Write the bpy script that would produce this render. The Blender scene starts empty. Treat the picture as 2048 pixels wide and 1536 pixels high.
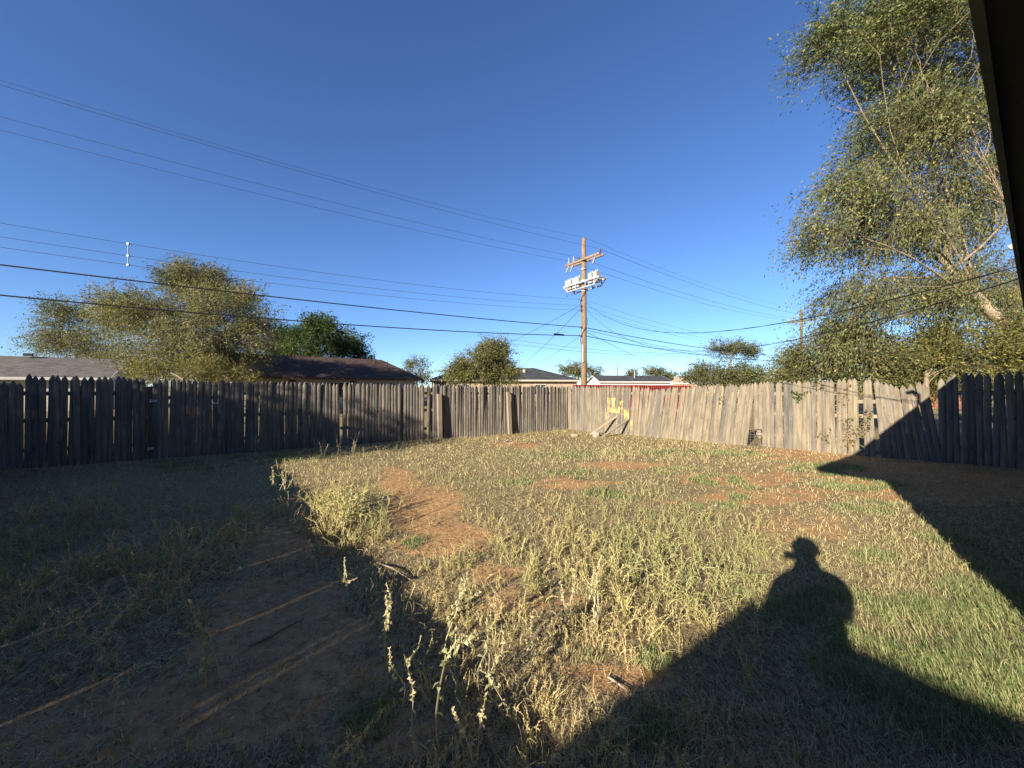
import bpy, math, random
import numpy as np
from mathutils import Vector, Matrix

random.seed(7)
rng = np.random.default_rng(7)
scene = bpy.context.scene
C = scene.collection
R = math.radians

# ------------------------------------------------------------------ camera, sky, sun, exposure
CAM_H, F, HZ = 1.6, 739.0, 774.0            # eye height, focal length and horizon row of the photograph (2048 px wide)
cam_d = bpy.data.cameras.new('camera')
cam_d.sensor_width = 36.0
cam_d.lens = 36.0 * F / 2048.0
cam_d.clip_start, cam_d.clip_end = 0.01, 4000.0
cam = bpy.data.objects.new('camera', cam_d)
C.objects.link(cam)
cam.location = (0, 0, CAM_H)
cam.rotation_euler = (R(90.46), 0, 0)
scene.camera = cam

SUN_EL = R(19.6)
SUN_H = np.array([0.6046, 0.7965])           # horizontal direction the light travels
SUN_DIR = Vector((SUN_H[0] * math.cos(SUN_EL), SUN_H[1] * math.cos(SUN_EL), -math.sin(SUN_EL)))
world = bpy.data.worlds.new('World')
scene.world = world
world.use_nodes = True
wn = world.node_tree.nodes
bg = wn['Background']
sky = wn.new('ShaderNodeTexSky')
sky.sky_type = 'NISHITA'
sky.sun_disc = False
sky.sun_elevation = SUN_EL
sky.sun_rotation = math.atan2(-SUN_H[0], -SUN_H[1])
sky.altitude = 1300
sky.air_density = 1.0
sky.dust_density = 0.0
sky.ozone_density = 2.6
tint = wn.new('ShaderNodeMix')
tint.data_type = 'RGBA'
tint.blend_type = 'MULTIPLY'
tint.inputs[0].default_value = 1.0
tint.inputs[7].default_value = (0.78, 1.0, 1.36, 1)      # the camera's cooler, deeper rendering of the whole sky
world.node_tree.links.new(sky.outputs[0], tint.inputs[6])
world.node_tree.links.new(tint.outputs[2], bg.inputs[0])
bg.inputs[1].default_value = 0.05
sun_d = bpy.data.lights.new('sun', 'SUN')
sun_d.energy = 5.0
sun_d.angle = R(0.53)
sun_d.color = (1.0, 0.885, 0.72)
sun = bpy.data.objects.new('sun', sun_d)
C.objects.link(sun)
sun.location = (-20, -25, 20)
sun.rotation_euler = SUN_DIR.to_track_quat('-Z', 'Y').to_euler()
vs = scene.view_settings
vs.view_transform = 'Standard'
vs.look = 'None'
vs.gamma = 1.0
vs.use_curve_mapping = False
vs.exposure = 1.52

# ------------------------------------------------------------------ frames of reference
D = np.array([0.818, 0.575])                 # direction of the back fence, the alley and the eaves
N = np.array([-0.575, 0.818])                # the other lot direction


def dn(d, n):
    return D * d + N * n


def ground_px(u, v):
    """ground point (flat) seen at photo pixel u, v"""
    y = CAM_H * F / (v - HZ)
    return np.array([y * (u - 1024) / F, y])


def px_at(u, v, y):
    return Vector((y * (u - 1024) / F, y, CAM_H + y * (HZ - v) / F))


def back_line(u):
    r = (u - 1024) / F
    y = 13.88 / (1 - 0.66 * r)
    return np.array([r * y, y])


def right_line(u):
    r = (u - 1024) / F
    y = 17.8 / (1 + 1.05 * r)
    return np.array([r * y, y])


# ------------------------------------------------------------------ numpy noise
_perm = np.random.default_rng(3).random((256, 256))


def vnoise(x, y, s=1.0, ox=0.0, oy=0.0):
    x = np.asarray(x, float) * s + ox + 1000.0
    y = np.asarray(y, float) * s + oy + 1000.0
    xi = np.floor(x).astype(int); yi = np.floor(y).astype(int)
    fx = x - xi; fy = y - yi
    fx = fx * fx * (3 - 2 * fx); fy = fy * fy * (3 - 2 * fy)
    a = _perm[xi % 256, yi % 256]; b = _perm[(xi + 1) % 256, yi % 256]
    c = _perm[xi % 256, (yi + 1) % 256]; d = _perm[(xi + 1) % 256, (yi + 1) % 256]
    return (a * (1 - fx) + b * fx) * (1 - fy) + (c * (1 - fx) + d * fx) * fy


def fbm(x, y, s=1.0, o=0.0):
    return (vnoise(x, y, s, o, o) + 0.5 * vnoise(x, y, s * 2.1, o + 7, o + 3) + 0.25 * vnoise(x, y, s * 4.3, o + 17, o + 9)) / 1.75


def sstep(a, b, x):
    t = np.clip((x - a) / (b - a), 0, 1)
    return t * t * (3 - 2 * t)


def gz(x, y):
    x = np.asarray(x, float); y = np.asarray(y, float)
    near = np.exp(-((x / 16.0) ** 2 + ((y - 6) / 14.0) ** 2))
    return -0.15 * sstep(5, 15.5, y) + near * (0.07 * (fbm(x, y, 0.45, 11) - 0.5) + 0.035 * (fbm(x, y, 2.2, 31) - 0.5))


# zones of the yard: bare soil and green turf, as ellipses on the ground
DIRT = [(850, 1012, 95, 50, 1), (795, 960, 48, 30, 1), (890, 1085, 105, 36, .95), (985, 1150, 85, 34, .65), (1060, 1215, 110, 38, .6),
        (1240, 1345, 120, 40, .85), (560, 1200, 150, 60, 1), (500, 1290, 170, 70, 1), (380, 1430, 260, 110, 1), (650, 1330, 130, 110, 1),
        (550, 1100, 70, 40, .9), (1250, 928, 100, 9, 1), (1150, 966, 110, 9, .8), (1480, 955, 130, 16, .9), (1620, 905, 170, 18, .9),
        (1550, 992, 160, 18, .9), (1700, 935, 170, 22, .8), (1600, 1065, 130, 40, .55), (1030, 884, 55, 8, .9), (1900, 965, 220, 50, .9),
        (200, 1480, 300, 80, .9), (760, 1450, 200, 60, .7), (1320, 1000, 60, 10, .6), (1560, 1330, 160, 120, .35)]
GREEN = [(1930, 1300, 250, 130, 1), (1830, 1120, 150, 70, .6), (1450, 958, 60, 12, .9), (1490, 985, 40, 12, .9), (1640, 938, 90, 14, .9),
         (1150, 947, 70, 9, .9), (1010, 962, 70, 12, .8), (540, 908, 120, 14, 1.2), (370, 928, 90, 14, 1), (720, 1400, 60, 55, .9),
         (1185, 1310, 36, 22, 1), (1290, 1310, 40, 26, 1), (1640, 1215, 90, 45, .8), (1770, 1345, 70, 55, .9), (1500, 1165, 50, 18, .5),
         (1230, 985, 60, 10, .8), (1330, 940, 70, 9, .7), (1440, 1010, 60, 12, .8), (1700, 970, 110, 16, .7), (1740, 1020, 90, 16, .6),
         (1350, 1445, 110, 60, .7), (700, 1055, 50, 25, .5), (840, 1085, 36, 18, .9), (1130, 905, 160, 10, .5), (1400, 905, 150, 10, .7)]


def zones(x, y):
    x = np.asarray(x, float); y = np.asarray(y, float)
    yy = np.maximum(y, 0.9)
    u = 1024 + F * x / yy
    v = HZ + CAM_H * F / yy
    w = 0.25 + 1.1 * fbm(x, y, 1.9, 5) + .55 * fbm(x, y, 7.5, 15)
    u = u + (fbm(x, y, 2.6, 25) - .5) * 260 / np.maximum(yy, 1.5)
    v = v + (fbm(x, y, 2.3, 35) - .5) * 300 / np.maximum(yy, 1.5) ** 1.6
    dirt = np.zeros_like(x); green = np.zeros_like(x)
    for (a, b, c, e, k) in DIRT:
        q = ((u - a) / c) ** 2 + ((v - b) / e) ** 2
        dirt = np.maximum(dirt, k * sstep(1.7, .35, q * w))
    for (a, b, c, e, k) in GREEN:
        q = ((u - a) / c) ** 2 + ((v - b) / e) ** 2
        green = np.maximum(green, k * sstep(1.8, .3, q * w))
    back = sstep(1.3, 0.8, y)
    dirt = dirt * (1 - back) + 0.45 * back
    green = green * (1 - back) + back * 0.15
    green = green * (0.15 + 0.95 * sstep(.34, .6, fbm(x, y, 3.4, 44)))
    dirt = dirt * (1 - .45 * sstep(.52, .68, fbm(x, y, 4.5, 53)))
    return np.clip(dirt, 0, 1), np.clip(green, 0, 1)


# ------------------------------------------------------------------ mesh helpers
def mesh_np(name, V, faces, col=None):
    """faces: list of int arrays (k x 3 or k x 4)"""
    me = bpy.data.meshes.new(name)
    V = np.asarray(V, np.float32)
    faces = [np.asarray(f, np.int32) for f in faces if len(f)]
    nl = sum(f.size for f in faces); npoly = sum(len(f) for f in faces)
    me.vertices.add(len(V)); me.vertices.foreach_set('co', V.ravel())
    me.loops.add(nl); me.polygons.add(npoly)
    me.loops.foreach_set('vertex_index', np.concatenate([f.ravel() for f in faces]))
    tot = np.concatenate([np.full(len(f), f.shape[1], np.int32) for f in faces])
    start = np.concatenate([[0], np.cumsum(tot)[:-1]]).astype(np.int32)
    me.polygons.foreach_set('loop_start', start)
    if col is not None:
        a = me.color_attributes.new('tint', 'FLOAT_COLOR', 'POINT')
        c4 = np.ones((len(V), 4), np.float32); c4[:, :3] = col
        a.data.foreach_set('color', c4.ravel())
    me.polygons.foreach_set('use_smooth', np.zeros(npoly, bool))
    me.update(calc_edges=True)
    me.validate()
    return me


class MB:
    """collects simple shapes into one mesh"""
    def __init__(self):
        self.v = []; self.f3 = []; self.f4 = []; self.n = 0; self.c = []

    def add(self, V, quads=None, tris=None, col=(1, 1, 1)):
        V = np.asarray(V, float)
        if quads is not None and len(quads): self.f4.append(np.asarray(quads) + self.n)
        if tris is not None and len(tris): self.f3.append(np.asarray(tris) + self.n)
        self.v.append(V); self.n += len(V)
        col = np.asarray(col, float)
        self.c.append(np.broadcast_to(col, (len(V), 3)) if col.ndim == 1 else col)
        return self

    def box(self, c, s, rz=0.0, M=None):
        x, y, z = [k / 2 for k in s]
        P = np.array([[-x, -y, -z], [x, -y, -z], [x, y, -z], [-x, y, -z], [-x, -y, z], [x, -y, z], [x, y, z], [-x, y, z]])
        if rz:
            cc, ss = math.cos(rz), math.sin(rz)
            P = P @ np.array([[cc, ss, 0], [-ss, cc, 0], [0, 0, 1]])
        if M is not None: P = P @ np.array(M).T
        return self.add(P + np.asarray(c, float), [[0, 3, 2, 1], [4, 5, 6, 7], [0, 1, 5, 4], [1, 2, 6, 5], [2, 3, 7, 6], [3, 0, 4, 7]])

    def tube(self, pts, rad, sides=6, cap=True, col=(1, 1, 1)):
        pts = np.asarray(pts, float); k = len(pts)
        rad = np.broadcast_to(np.asarray(rad, float), (k,))
        T = np.gradient(pts, axis=0); T /= (np.linalg.norm(T, axis=1, keepdims=True) + 1e-9)
        up = np.array([0, 0, 1.0]) if abs(T[0, 2]) < 0.9 else np.array([1.0, 0, 0])
        A = np.cross(T, up); A /= (np.linalg.norm(A, axis=1, keepdims=True) + 1e-9)
        B = np.cross(A, T)
        th = np.arange(sides) * 2 * math.pi / sides
        V = pts[:, None] + rad[:, None, None] * (np.cos(th)[None, :, None] * A[:, None] + np.sin(th)[None, :, None] * B[:, None])
        V = V.reshape(-1, 3)
        i = np.arange(k - 1)[:, None] * sides; j = np.arange(sides)[None]; j2 = (j + 1) % sides
        q = np.stack([i + j, i + j2, i + sides + j2, i + sides + j], -1).reshape(-1, 4)
        t = None
        if cap:
            V = np.vstack([V, pts[:1], pts[-1:]])
            a, b = k * sides, k * sides + 1
            t = [[a, (m + 1) % sides, m] for m in range(sides)] + [[b, (k - 1) * sides + m, (k - 1) * sides + (m + 1) % sides] for m in range(sides)]
        return self.add(V, q, t, col)

    def mesh(self, name, color=False):
        V = np.vstack(self.v)
        f = []
        if self.f4: f.append(np.vstack(self.f4))
        if self.f3: f.append(np.vstack(self.f3))
        return mesh_np(name, V, f, np.vstack(self.c) if color else None)

    def build(self, name, mat, parent=None, color=False, smooth=False, loc=None):
        return link(name, self.mesh(name, color), mat, parent, smooth, loc)


def link(name, me, mat, parent=None, smooth=False, loc=None):
    if mat is not None and not me.materials: me.materials.append(mat)
    if smooth: me.polygons.foreach_set('use_smooth', np.ones(len(me.polygons), bool))
    o = bpy.data.objects.new(name, me)
    C.objects.link(o)
    if parent is not None: o.parent = parent
    if loc is not None: o.location = loc
    return o


def tag(o, label=None, cat=None, group=None, kind=None):
    if label: o['label'] = label
    if cat: o['category'] = cat
    if group: o['group'] = group
    if kind: o['kind'] = kind
    return o


def empty(name, loc, label, cat, group=None):
    o = bpy.data.objects.new(name, None)
    o.empty_display_size = 0.2
    C.objects.link(o); o.location = loc
    return tag(o, label, cat, group)


# ------------------------------------------------------------------ materials
def new_mat(name):
    m = bpy.data.materials.new(name); m.use_nodes = True
    nt = m.node_tree
    return m, nt, nt.nodes, nt.links, nt.nodes['Principled BSDF']


def ramp(nd, lk, src, stops):
    r = nd.new('ShaderNodeValToRGB')
    e = r.color_ramp.elements
    while len(e) < len(stops): e.new(0.5)
    for k, (p, c) in zip(e, stops):
        k.position = p; k.color = (*c, 1)
    lk.new(src, r.inputs[0])
    return r.outputs[0]


def mixc(nd, lk, fac, a, b, mode='MIX'):
    m = nd.new('ShaderNodeMix'); m.data_type = 'RGBA'; m.blend_type = mode
    for s, k in ((fac, 0), (a, 6), (b, 7)):
        if isinstance(s, (int, float)): m.inputs[k].default_value = s
        elif isinstance(s, tuple): m.inputs[k].default_value = (*s, 1)
        else: lk.new(s, m.inputs[k])
    return m.outputs[2]


def mth(nd, lk, op, a, b=0.0, c=None):
    m = nd.new('ShaderNodeMath'); m.operation = op
    for s, k in ((a, 0), (b, 1), (c, 2)):
        if s is None: continue
        if isinstance(s, (int, float)): m.inputs[k].default_value = s
        else: lk.new(s, m.inputs[k])
    return m.outputs[0]


def noise(nd, lk, vec, scale, detail=4, rough=.6):
    n = nd.new('ShaderNodeTexNoise'); n.inputs['Scale'].default_value = scale
    n.inputs['Detail'].default_value = detail; n.inputs['Roughness'].default_value = rough
    if vec is not None: lk.new(vec, n.inputs['Vector'])
    return n.outputs[0]


def plain(name, col, rough=.7, metal=0.0, var=.25, scale=3.0, spec=.3, bump=0.0):
    m, nt, nd, lk, p = new_mat(name)
    tc = nd.new('ShaderNodeTexCoord')
    nz = noise(nd, lk, tc.outputs['Object'], scale, 5, .65)
    dark = tuple(c * (1 - var) for c in col); lite = tuple(min(1, c * (1 + var)) for c in col)
    lk.new(ramp(nd, lk, nz, [(.3, dark), (.7, lite)]), p.inputs['Base Color'])
    p.inputs['Roughness'].default_value = rough; p.inputs['Metallic'].default_value = metal
    p.inputs['Specular IOR Level'].default_value = spec
    if bump:
        b = nd.new('ShaderNodeBump'); b.inputs['Strength'].default_value = bump; b.inputs['Distance'].default_value = .02
        lk.new(noise(nd, lk, tc.outputs['Object'], scale * 6, 4), b.inputs['Height']); lk.new(b.outputs[0], p.inputs['Normal'])
    return m


def wood(name, c_dark, c_mid, c_lite, paint=None):
    """weathered board: grain along local Z, tone differs from board to board"""
    m, nt, nd, lk, p = new_mat(name)
    tc = nd.new('ShaderNodeTexCoord'); oi = nd.new('ShaderNodeObjectInfo')
    off = nd.new('ShaderNodeVectorMath'); off.operation = 'ADD'
    cmb = nd.new('ShaderNodeCombineXYZ')
    for k, s in enumerate((17.0, 31.0, 53.0)):
        lk.new(mth(nd, lk, 'MULTIPLY', oi.outputs['Random'], s), cmb.inputs[k])
    lk.new(tc.outputs['Object'], off.inputs[0]); lk.new(cmb.outputs[0], off.inputs[1])
    mp = nd.new('ShaderNodeMapping'); mp.inputs['Scale'].default_value = (45, 45, 2.2)
    lk.new(off.outputs[0], mp.inputs[0])
    g = noise(nd, lk, mp.outputs[0], 1.0, 6, .7)
    mp2 = nd.new('ShaderNodeMapping'); mp2.inputs['Scale'].default_value = (6, 6, 1.6)
    lk.new(off.outputs[0], mp2.inputs[0])
    big = noise(nd, lk, mp2.outputs[0], 1.0, 4, .6)
    base = ramp(nd, lk, g, [(.22, c_dark), (.5, c_mid), (.78, c_lite)])
    tone = ramp(nd, lk, oi.outputs['Random'], [(0, (.72, .74, .80)), (.35, (.95, .95, .96)), (.7, (1.08, 1.03, .95)), (1, (1.22, 1.13, .98))])
    base = mixc(nd, lk, 1.0, base, tone, 'MULTIPLY')
    stain = ramp(nd, lk, big, [(.32, (.55, .54, .55)), (.6, (1.05, 1.03, 1.0))])
    base = mixc(nd, lk, .75, base, stain, 'MULTIPLY')
    mp3 = nd.new('ShaderNodeMapping'); mp3.inputs['Scale'].default_value = (11, 11, 4.5)
    lk.new(off.outputs[0], mp3.inputs[0])
    vo = nd.new('ShaderNodeTexVoronoi'); vo.inputs['Scale'].default_value = 1.0
    lk.new(mp3.outputs[0], vo.inputs['Vector'])
    kn = ramp(nd, lk, vo.outputs['Distance'], [(.05, (.25, .2, .17)), (.16, (1, 1, 1))])
    base = mixc(nd, lk, .8, base, kn, 'MULTIPLY')
    if paint is not None:
        tp = nd.new('ShaderNodeTexCoord'); tp.object = paint
        sx = nd.new('ShaderNodeSeparateXYZ'); lk.new(tp.outputs['Object'], sx.inputs[0])
        fac = None
        for (x0, x1, z0, z1) in [(.10, .47, .95, 1.32), (.10, .62, .78, 1.0), (.62, .78, .72, 1.22), (.80, .98, .45, .95), (.95, 1.12, .2, .55), (.03, .16, .55, .85)]:
            a = mth(nd, lk, 'COMPARE', sx.outputs[0], (x0 + x1) / 2, (x1 - x0) / 2)
            b = mth(nd, lk, 'COMPARE', sx.outputs[2], (z0 + z1) / 2, (z1 - z0) / 2)
            c = mth(nd, lk, 'MULTIPLY', a, b)
            fac = c if fac is None else mth(nd, lk, 'MAXIMUM', fac, c)
        mpp = nd.new('ShaderNodeMapping'); mpp.inputs['Scale'].default_value = (14, 14, 4.5); lk.new(tp.outputs['Object'], mpp.inputs[0])
        nz = noise(nd, lk, mpp.outputs[0], 1.0, 4, .7)
        msk = mth(nd, lk, 'MULTIPLY', fac, ramp(nd, lk, nz, [(.47, (0, 0, 0)), (.60, (1, 1, 1))]))
        base = mixc(nd, lk, mth(nd, lk, 'MULTIPLY', msk, .72), base, (.76, .50, .12))
    lk.new(base, p.inputs['Base Color'])
    p.inputs['Roughness'].default_value = .85; p.inputs['Specular IOR Level'].default_value = .2
    b = nd.new('ShaderNodeBump'); b.inputs['Strength'].default_value = .5; b.inputs['Distance'].default_value = .006
    lk.new(g, b.inputs['Height']); lk.new(b.outputs[0], p.inputs['Normal'])
    return m


def leafy(name, trans=.3, rough=.55, spec=.25):
    m, nt, nd, lk, p = new_mat(name)
    at = nd.new('ShaderNodeAttribute'); at.attribute_name = 'tint'
    lk.new(at.outputs['Color'], p.inputs['Base Color'])
    p.inputs['Roughness'].default_value = rough; p.inputs['Specular IOR Level'].default_value = spec
    tr = nd.new('ShaderNodeBsdfTranslucent')
    lk.new(mixc(nd, lk, 1.0, at.outputs['Color'], (1.0, 1.0, .55), 'MULTIPLY'), tr.inputs[0])
    mx = nd.new('ShaderNodeMixShader'); mx.inputs[0].default_value = trans
    lk.new(p.outputs[0], mx.inputs[1]); lk.new(tr.outputs[0], mx.inputs[2])
    lk.new(mx.outputs[0], nd['Material Output'].inputs[0])
    return m


def shingles(name, ca, cb, scale=1.0):
    m, nt, nd, lk, p = new_mat(name)
    tc = nd.new('ShaderNodeTexCoord')
    br = nd.new('ShaderNodeTexBrick'); br.inputs['Scale'].default_value = scale
    br.inputs['Brick Width'].default_value = .33; br.inputs['Row Height'].default_value = .16
    br.inputs['Mortar Size'].default_value = .012
    br.inputs['Color1'].default_value = (*ca, 1); br.inputs['Color2'].default_value = (*cb, 1)
    br.inputs['Mortar'].default_value = (*[c * .5 for c in ca], 1)
    lk.new(tc.outputs['Object'], br.inputs['Vector'])
    nz = noise(nd, lk, tc.outputs['Object'], 1.3, 5, .7)
    st = ramp(nd, lk, nz, [(.3, (.7, .7, .7)), (.7, (1.2, 1.2, 1.2))])
    lk.new(mixc(nd, lk, 1.0, br.outputs[0], st, 'MULTIPLY'), p.inputs['Base Color'])
    p.inputs['Roughness'].default_value = .9; p.inputs['Specular IOR Level'].default_value = .15
    return m


M = {}
M['picket_grey'] = wood('picket_grey', (.054, .051, .047), (.158, .146, .13), (.256, .236, .206))
M['picket_tan'] = wood('picket_tan', (.062, .056, .045), (.172, .154, .122), (.256, .231, .187))
M['post'] = wood('post_wood', (.12, .10, .075), (.25, .21, .165), (.34, .295, .235))
M['pole'] = wood('pole_wood', (.075, .056, .042), (.17, .126, .09), (.24, .187, .136))
M['crossarm'] = wood('crossarm_wood', (.09, .07, .055), (.19, .145, .115), (.27, .22, .18))
M['galv'] = plain('galvanised_metal', (.45, .46, .47), .5, .6, .2, 6)
M['tank'] = plain('grey_painted_tank', (.27, .285, .295), .45, 0, .1, 4)
M['porcelain'] = plain('porcelain', (.21, .225, .245), .25, 0, .15, 9, .5)
M['dark_ins'] = plain('dark_insulator', (.05, .045, .05), .35, 0, .2, 9, .5)
M['black'] = plain('black_cable', (.014, .014, .016), .7, 0, .2, 5, .2)
M['wire'] = plain('aluminium_wire', (.07, .075, .09), .6, .3, .2, 5)
M['white'] = plain('white_paint', (.45, .44, .41), .6, 0, .08, 2)
M['cream'] = plain('cream_siding', (.39, .35, .28), .7, 0, .1, 2)
M['tan_wall'] = plain('tan_stucco', (.34, .26, .18), .8, 0, .15, 2)
M['brick'] = plain('red_brick', (.22, .085, .06), .85, 0, .3, 5)
M['dark_trim'] = plain('dark_trim', (.035, .03, .028), .7, 0, .3, 4)
M['window'] = plain('window_glass', (.03, .035, .04), .15, 0, .2, 1, .5)
M['red_metal'] = plain('red_metal', (.20, .028, .028), .5, 0, .2, 4, .4)
M['roof_grey'] = shingles('grey_shingles', (.105, .096, .086), (.155, .14, .124))
M['roof_brown'] = shingles('brown_shingles', (.06, .042, .035), (.095, .062, .05))
M['roof_dark'] = shingles('charcoal_shingles', (.045, .047, .052), (.075, .077, .085))
M['fascia'] = plain('dark_green_paint', (.03, .046, .034), .6, 0, .4, 9, .3, .2)
M['soffit'] = plain('dark_soffit', (.016, .020, .017), .7, 0, .3, 5)
M['bark'] = plain('bark', (.20, .155, .11), .9, 0, .45, 9, .15, .6)
M['bark_pale'] = plain('pale_bark', (.26, .205, .15), .9, 0, .4, 9, .15, .6)
M['leaf'] = leafy('leaf', .42, .55, .25)
M['weed'] = leafy('weed_foliage', .22, .7, .15)
M['grass'] = leafy('grass_blade', .25, .6, .2)
M['litter'] = leafy('dry_litter', .1, .8, .1)
M['stone'] = plain('pale_concrete', (.26, .23, .185), .9, 0, .25, 9, .2, .4)
M['rust'] = plain('rusty_wire', (.13, .10, .085), .7, .2, .3, 8)
M['dish'] = plain('dish_grey', (.34, .36, .38), .5, 0, .1, 3)
M['cloth'] = plain('dark_jacket', (.04, .045, .06), .9, 0, .3, 6, .1)
M['skin'] = plain('skin', (.42, .26, .19), .6, 0, .12, 5)


def ground_material():
    m, nt, nd, lk, p = new_mat('yard_soil')
    tc = nd.new('ShaderNodeTexCoord')
    P = tc.outputs['Object']
    at = nd.new('ShaderNodeAttribute'); at.attribute_name = 'tint'
    sp = nd.new('ShaderNodeSeparateColor'); lk.new(at.outputs['Color'], sp.inputs[0])
    n1 = noise(nd, lk, P, 1.6, 6, .65); n2 = noise(nd, lk, P, 14, 6, .7); n3 = noise(nd, lk, P, 70, 4, .7)
    dirt = ramp(nd, lk, n2, [(.25, (.235, .125, .056)), (.5, (.40, .24, .108)), (.75, (.51, .345, .178))])
    dirt = mixc(nd, lk, .5, dirt, ramp(nd, lk, n1, [(.3, (.75, .72, .7)), (.7, (1.15, 1.12, 1.1))]), 'MULTIPLY')
    mp = nd.new('ShaderNodeMapping'); mp.inputs['Scale'].default_value = (60, 18, 30); mp.inputs['Rotation'].default_value = (0, 0, .7); lk.new(P, mp.inputs[0])
    n4 = noise(nd, lk, mp.outputs[0], 1.0, 5, .75)
    litter = ramp(nd, lk, n4, [(.30, (.06, .043, .025)), (.46, (.19, .145, .072)), (.6, (.36, .29, .145)), (.8, (.52, .44, .25))])
    turf = ramp(nd, lk, n3, [(.3, (.06, .065, .028)), (.55, (.17, .165, .07)), (.75, (.33, .28, .15))])
    df = mth(nd, lk, 'ADD', sp.outputs[0], mth(nd, lk, 'MULTIPLY', mth(nd, lk, 'SUBTRACT', n2, .5), 1.3))
    dfr = ramp(nd, lk, df, [(.38, (0, 0, 0)), (.62, (1, 1, 1))])
    gf = ramp(nd, lk, mth(nd, lk, 'ADD', sp.outputs[1], mth(nd, lk, 'MULTIPLY', mth(nd, lk, 'SUBTRACT', n1, .5), .9)), [(.3, (0, 0, 0)), (.6, (1, 1, 1))])
    col = mixc(nd, lk, dfr, litter, dirt)
    col = mixc(nd, lk, gf, col, turf)
    lk.new(col, p.inputs['Base Color'])
    p.inputs['Roughness'].default_value = .95; p.inputs['Specular IOR Level'].default_value = .1
    b = nd.new('ShaderNodeBump'); b.inputs['Strength'].default_value = .8; b.inputs['Distance'].default_value = .03
    lk.new(mth(nd, lk, 'ADD', n2, mth(nd, lk, 'MULTIPLY', n3, .5)), b.inputs['Height']); lk.new(b.outputs[0], p.inputs['Normal'])
    return m


# ------------------------------------------------------------------ ground
def axis(lo, hi, step, far):
    a = np.arange(lo, hi + 1e-6, step)
    t = np.geomspace(step, far, 26)
    return np.concatenate([lo - np.cumsum(np.diff(np.concatenate([[0], t])))[::-1], a, hi + np.cumsum(np.diff(np.concatenate([[0], t])))])


ax, ay = axis(-12, 12, .1, 1500), axis(-3, 17, .1, 1500)
GX, GY = np.meshgrid(ax, ay)
gv = np.stack([GX.ravel(), GY.ravel(), gz(GX, GY).ravel()], -1)
nx, ny = len(ax), len(ay)
ii, jj = np.meshgrid(np.arange(nx - 1), np.arange(ny - 1))
q0 = (jj * nx + ii).ravel()
zd, zg = zones(gv[:, 0], gv[:, 1])
gme = mesh_np('ground', gv, [np.stack([q0, q0 + 1, q0 + nx + 1, q0 + nx], -1)], np.stack([zd, zg, np.zeros_like(zd)], -1))
ground = link('ground', gme, ground_material(), smooth=True)
tag(ground, kind='structure')

# ------------------------------------------------------------------ pickets and fences
def picket_mesh(k, width, height=1.8, thick=.018, bow=.0):
    """half-round stockade picket with a gothic point, base at the origin, front towards -Y"""
    w = width / 2
    xs = np.array([-w, -w * .55, 0, w * .55, w])
    yf = np.array([0, -thick * .75, -thick, -thick * .75, 0]) - thick * .2
    rows = [(0, 1.0), (height * .5, 1.0), (height - .115, 1.0), (height - .068, .76), (height - .026, .36)]
    V, Q, T = [], [], []
    for (z, s) in rows:
        b = bow * math.sin(math.pi * z / height)
        for x, y in zip(xs, yf): V.append((x * s + b, y, z))
        V.append((w * s + b, thick * .3, z)); V.append((-w * s + b, thick * .3, z))
    for r in range(len(rows) - 1):
        for j in range(7):
            a = r * 7 + j; c = r * 7 + (j + 1) % 7
            Q.append((a, c, c + 7, a + 7))
    V.append((0, -thick * .4, height)); t = len(V) - 1
    r = (len(rows) - 1) * 7
    for j in range(7): T.append((r + j, r + (j + 1) % 7, t))
    return mesh_np('picket', V, [Q, T])


PK = {}
for key in ('picket_grey', 'picket_tan', 'paint'):
    PK[key] = [picket_mesh(k, w, 1.8, .018, b) for k, (w, b) in enumerate([(.102, 0), (.105, .004), (.100, -.004), (.106, .003), (.097, -.003)])]
    if key != 'paint':
        for me in PK[key]: me.materials.append(M[key])
board_me = MB().box((0, 0, .5), (1, 1, 1)).mesh('board')


def board(name, p0, p1, w, t, mat, parent, facing):
    """straight board from p0 to p1 (world), w tall/wide, t thick along facing; child of an unrotated parent"""
    p0, p1 = Vector(p0), Vector(p1)
    z = (p1 - p0); L = z.length; z.normalize()
    y = Vector(facing); y = (y - z * y.dot(z)).normalized(); x = y.cross(z)
    me = board_me.copy(); me.materials.clear(); me.materials.append(mat)
    o = bpy.data.objects.new(name, me); C.objects.link(o)
    base = parent.location if parent is not None else Vector((0, 0, 0))
    o.matrix_world = Matrix.Identity(4)
    o.parent = parent
    m = Matrix((x, y, z)).transposed().to_4x4()
    m.translation = p0 - base
    o.matrix_local = m @ Matrix.Diagonal((w, t, L, 1))
    return o


def interp(pts, u):
    return float(np.interp(u, [p[0] for p in pts], [p[1] for p in pts]))


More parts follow.
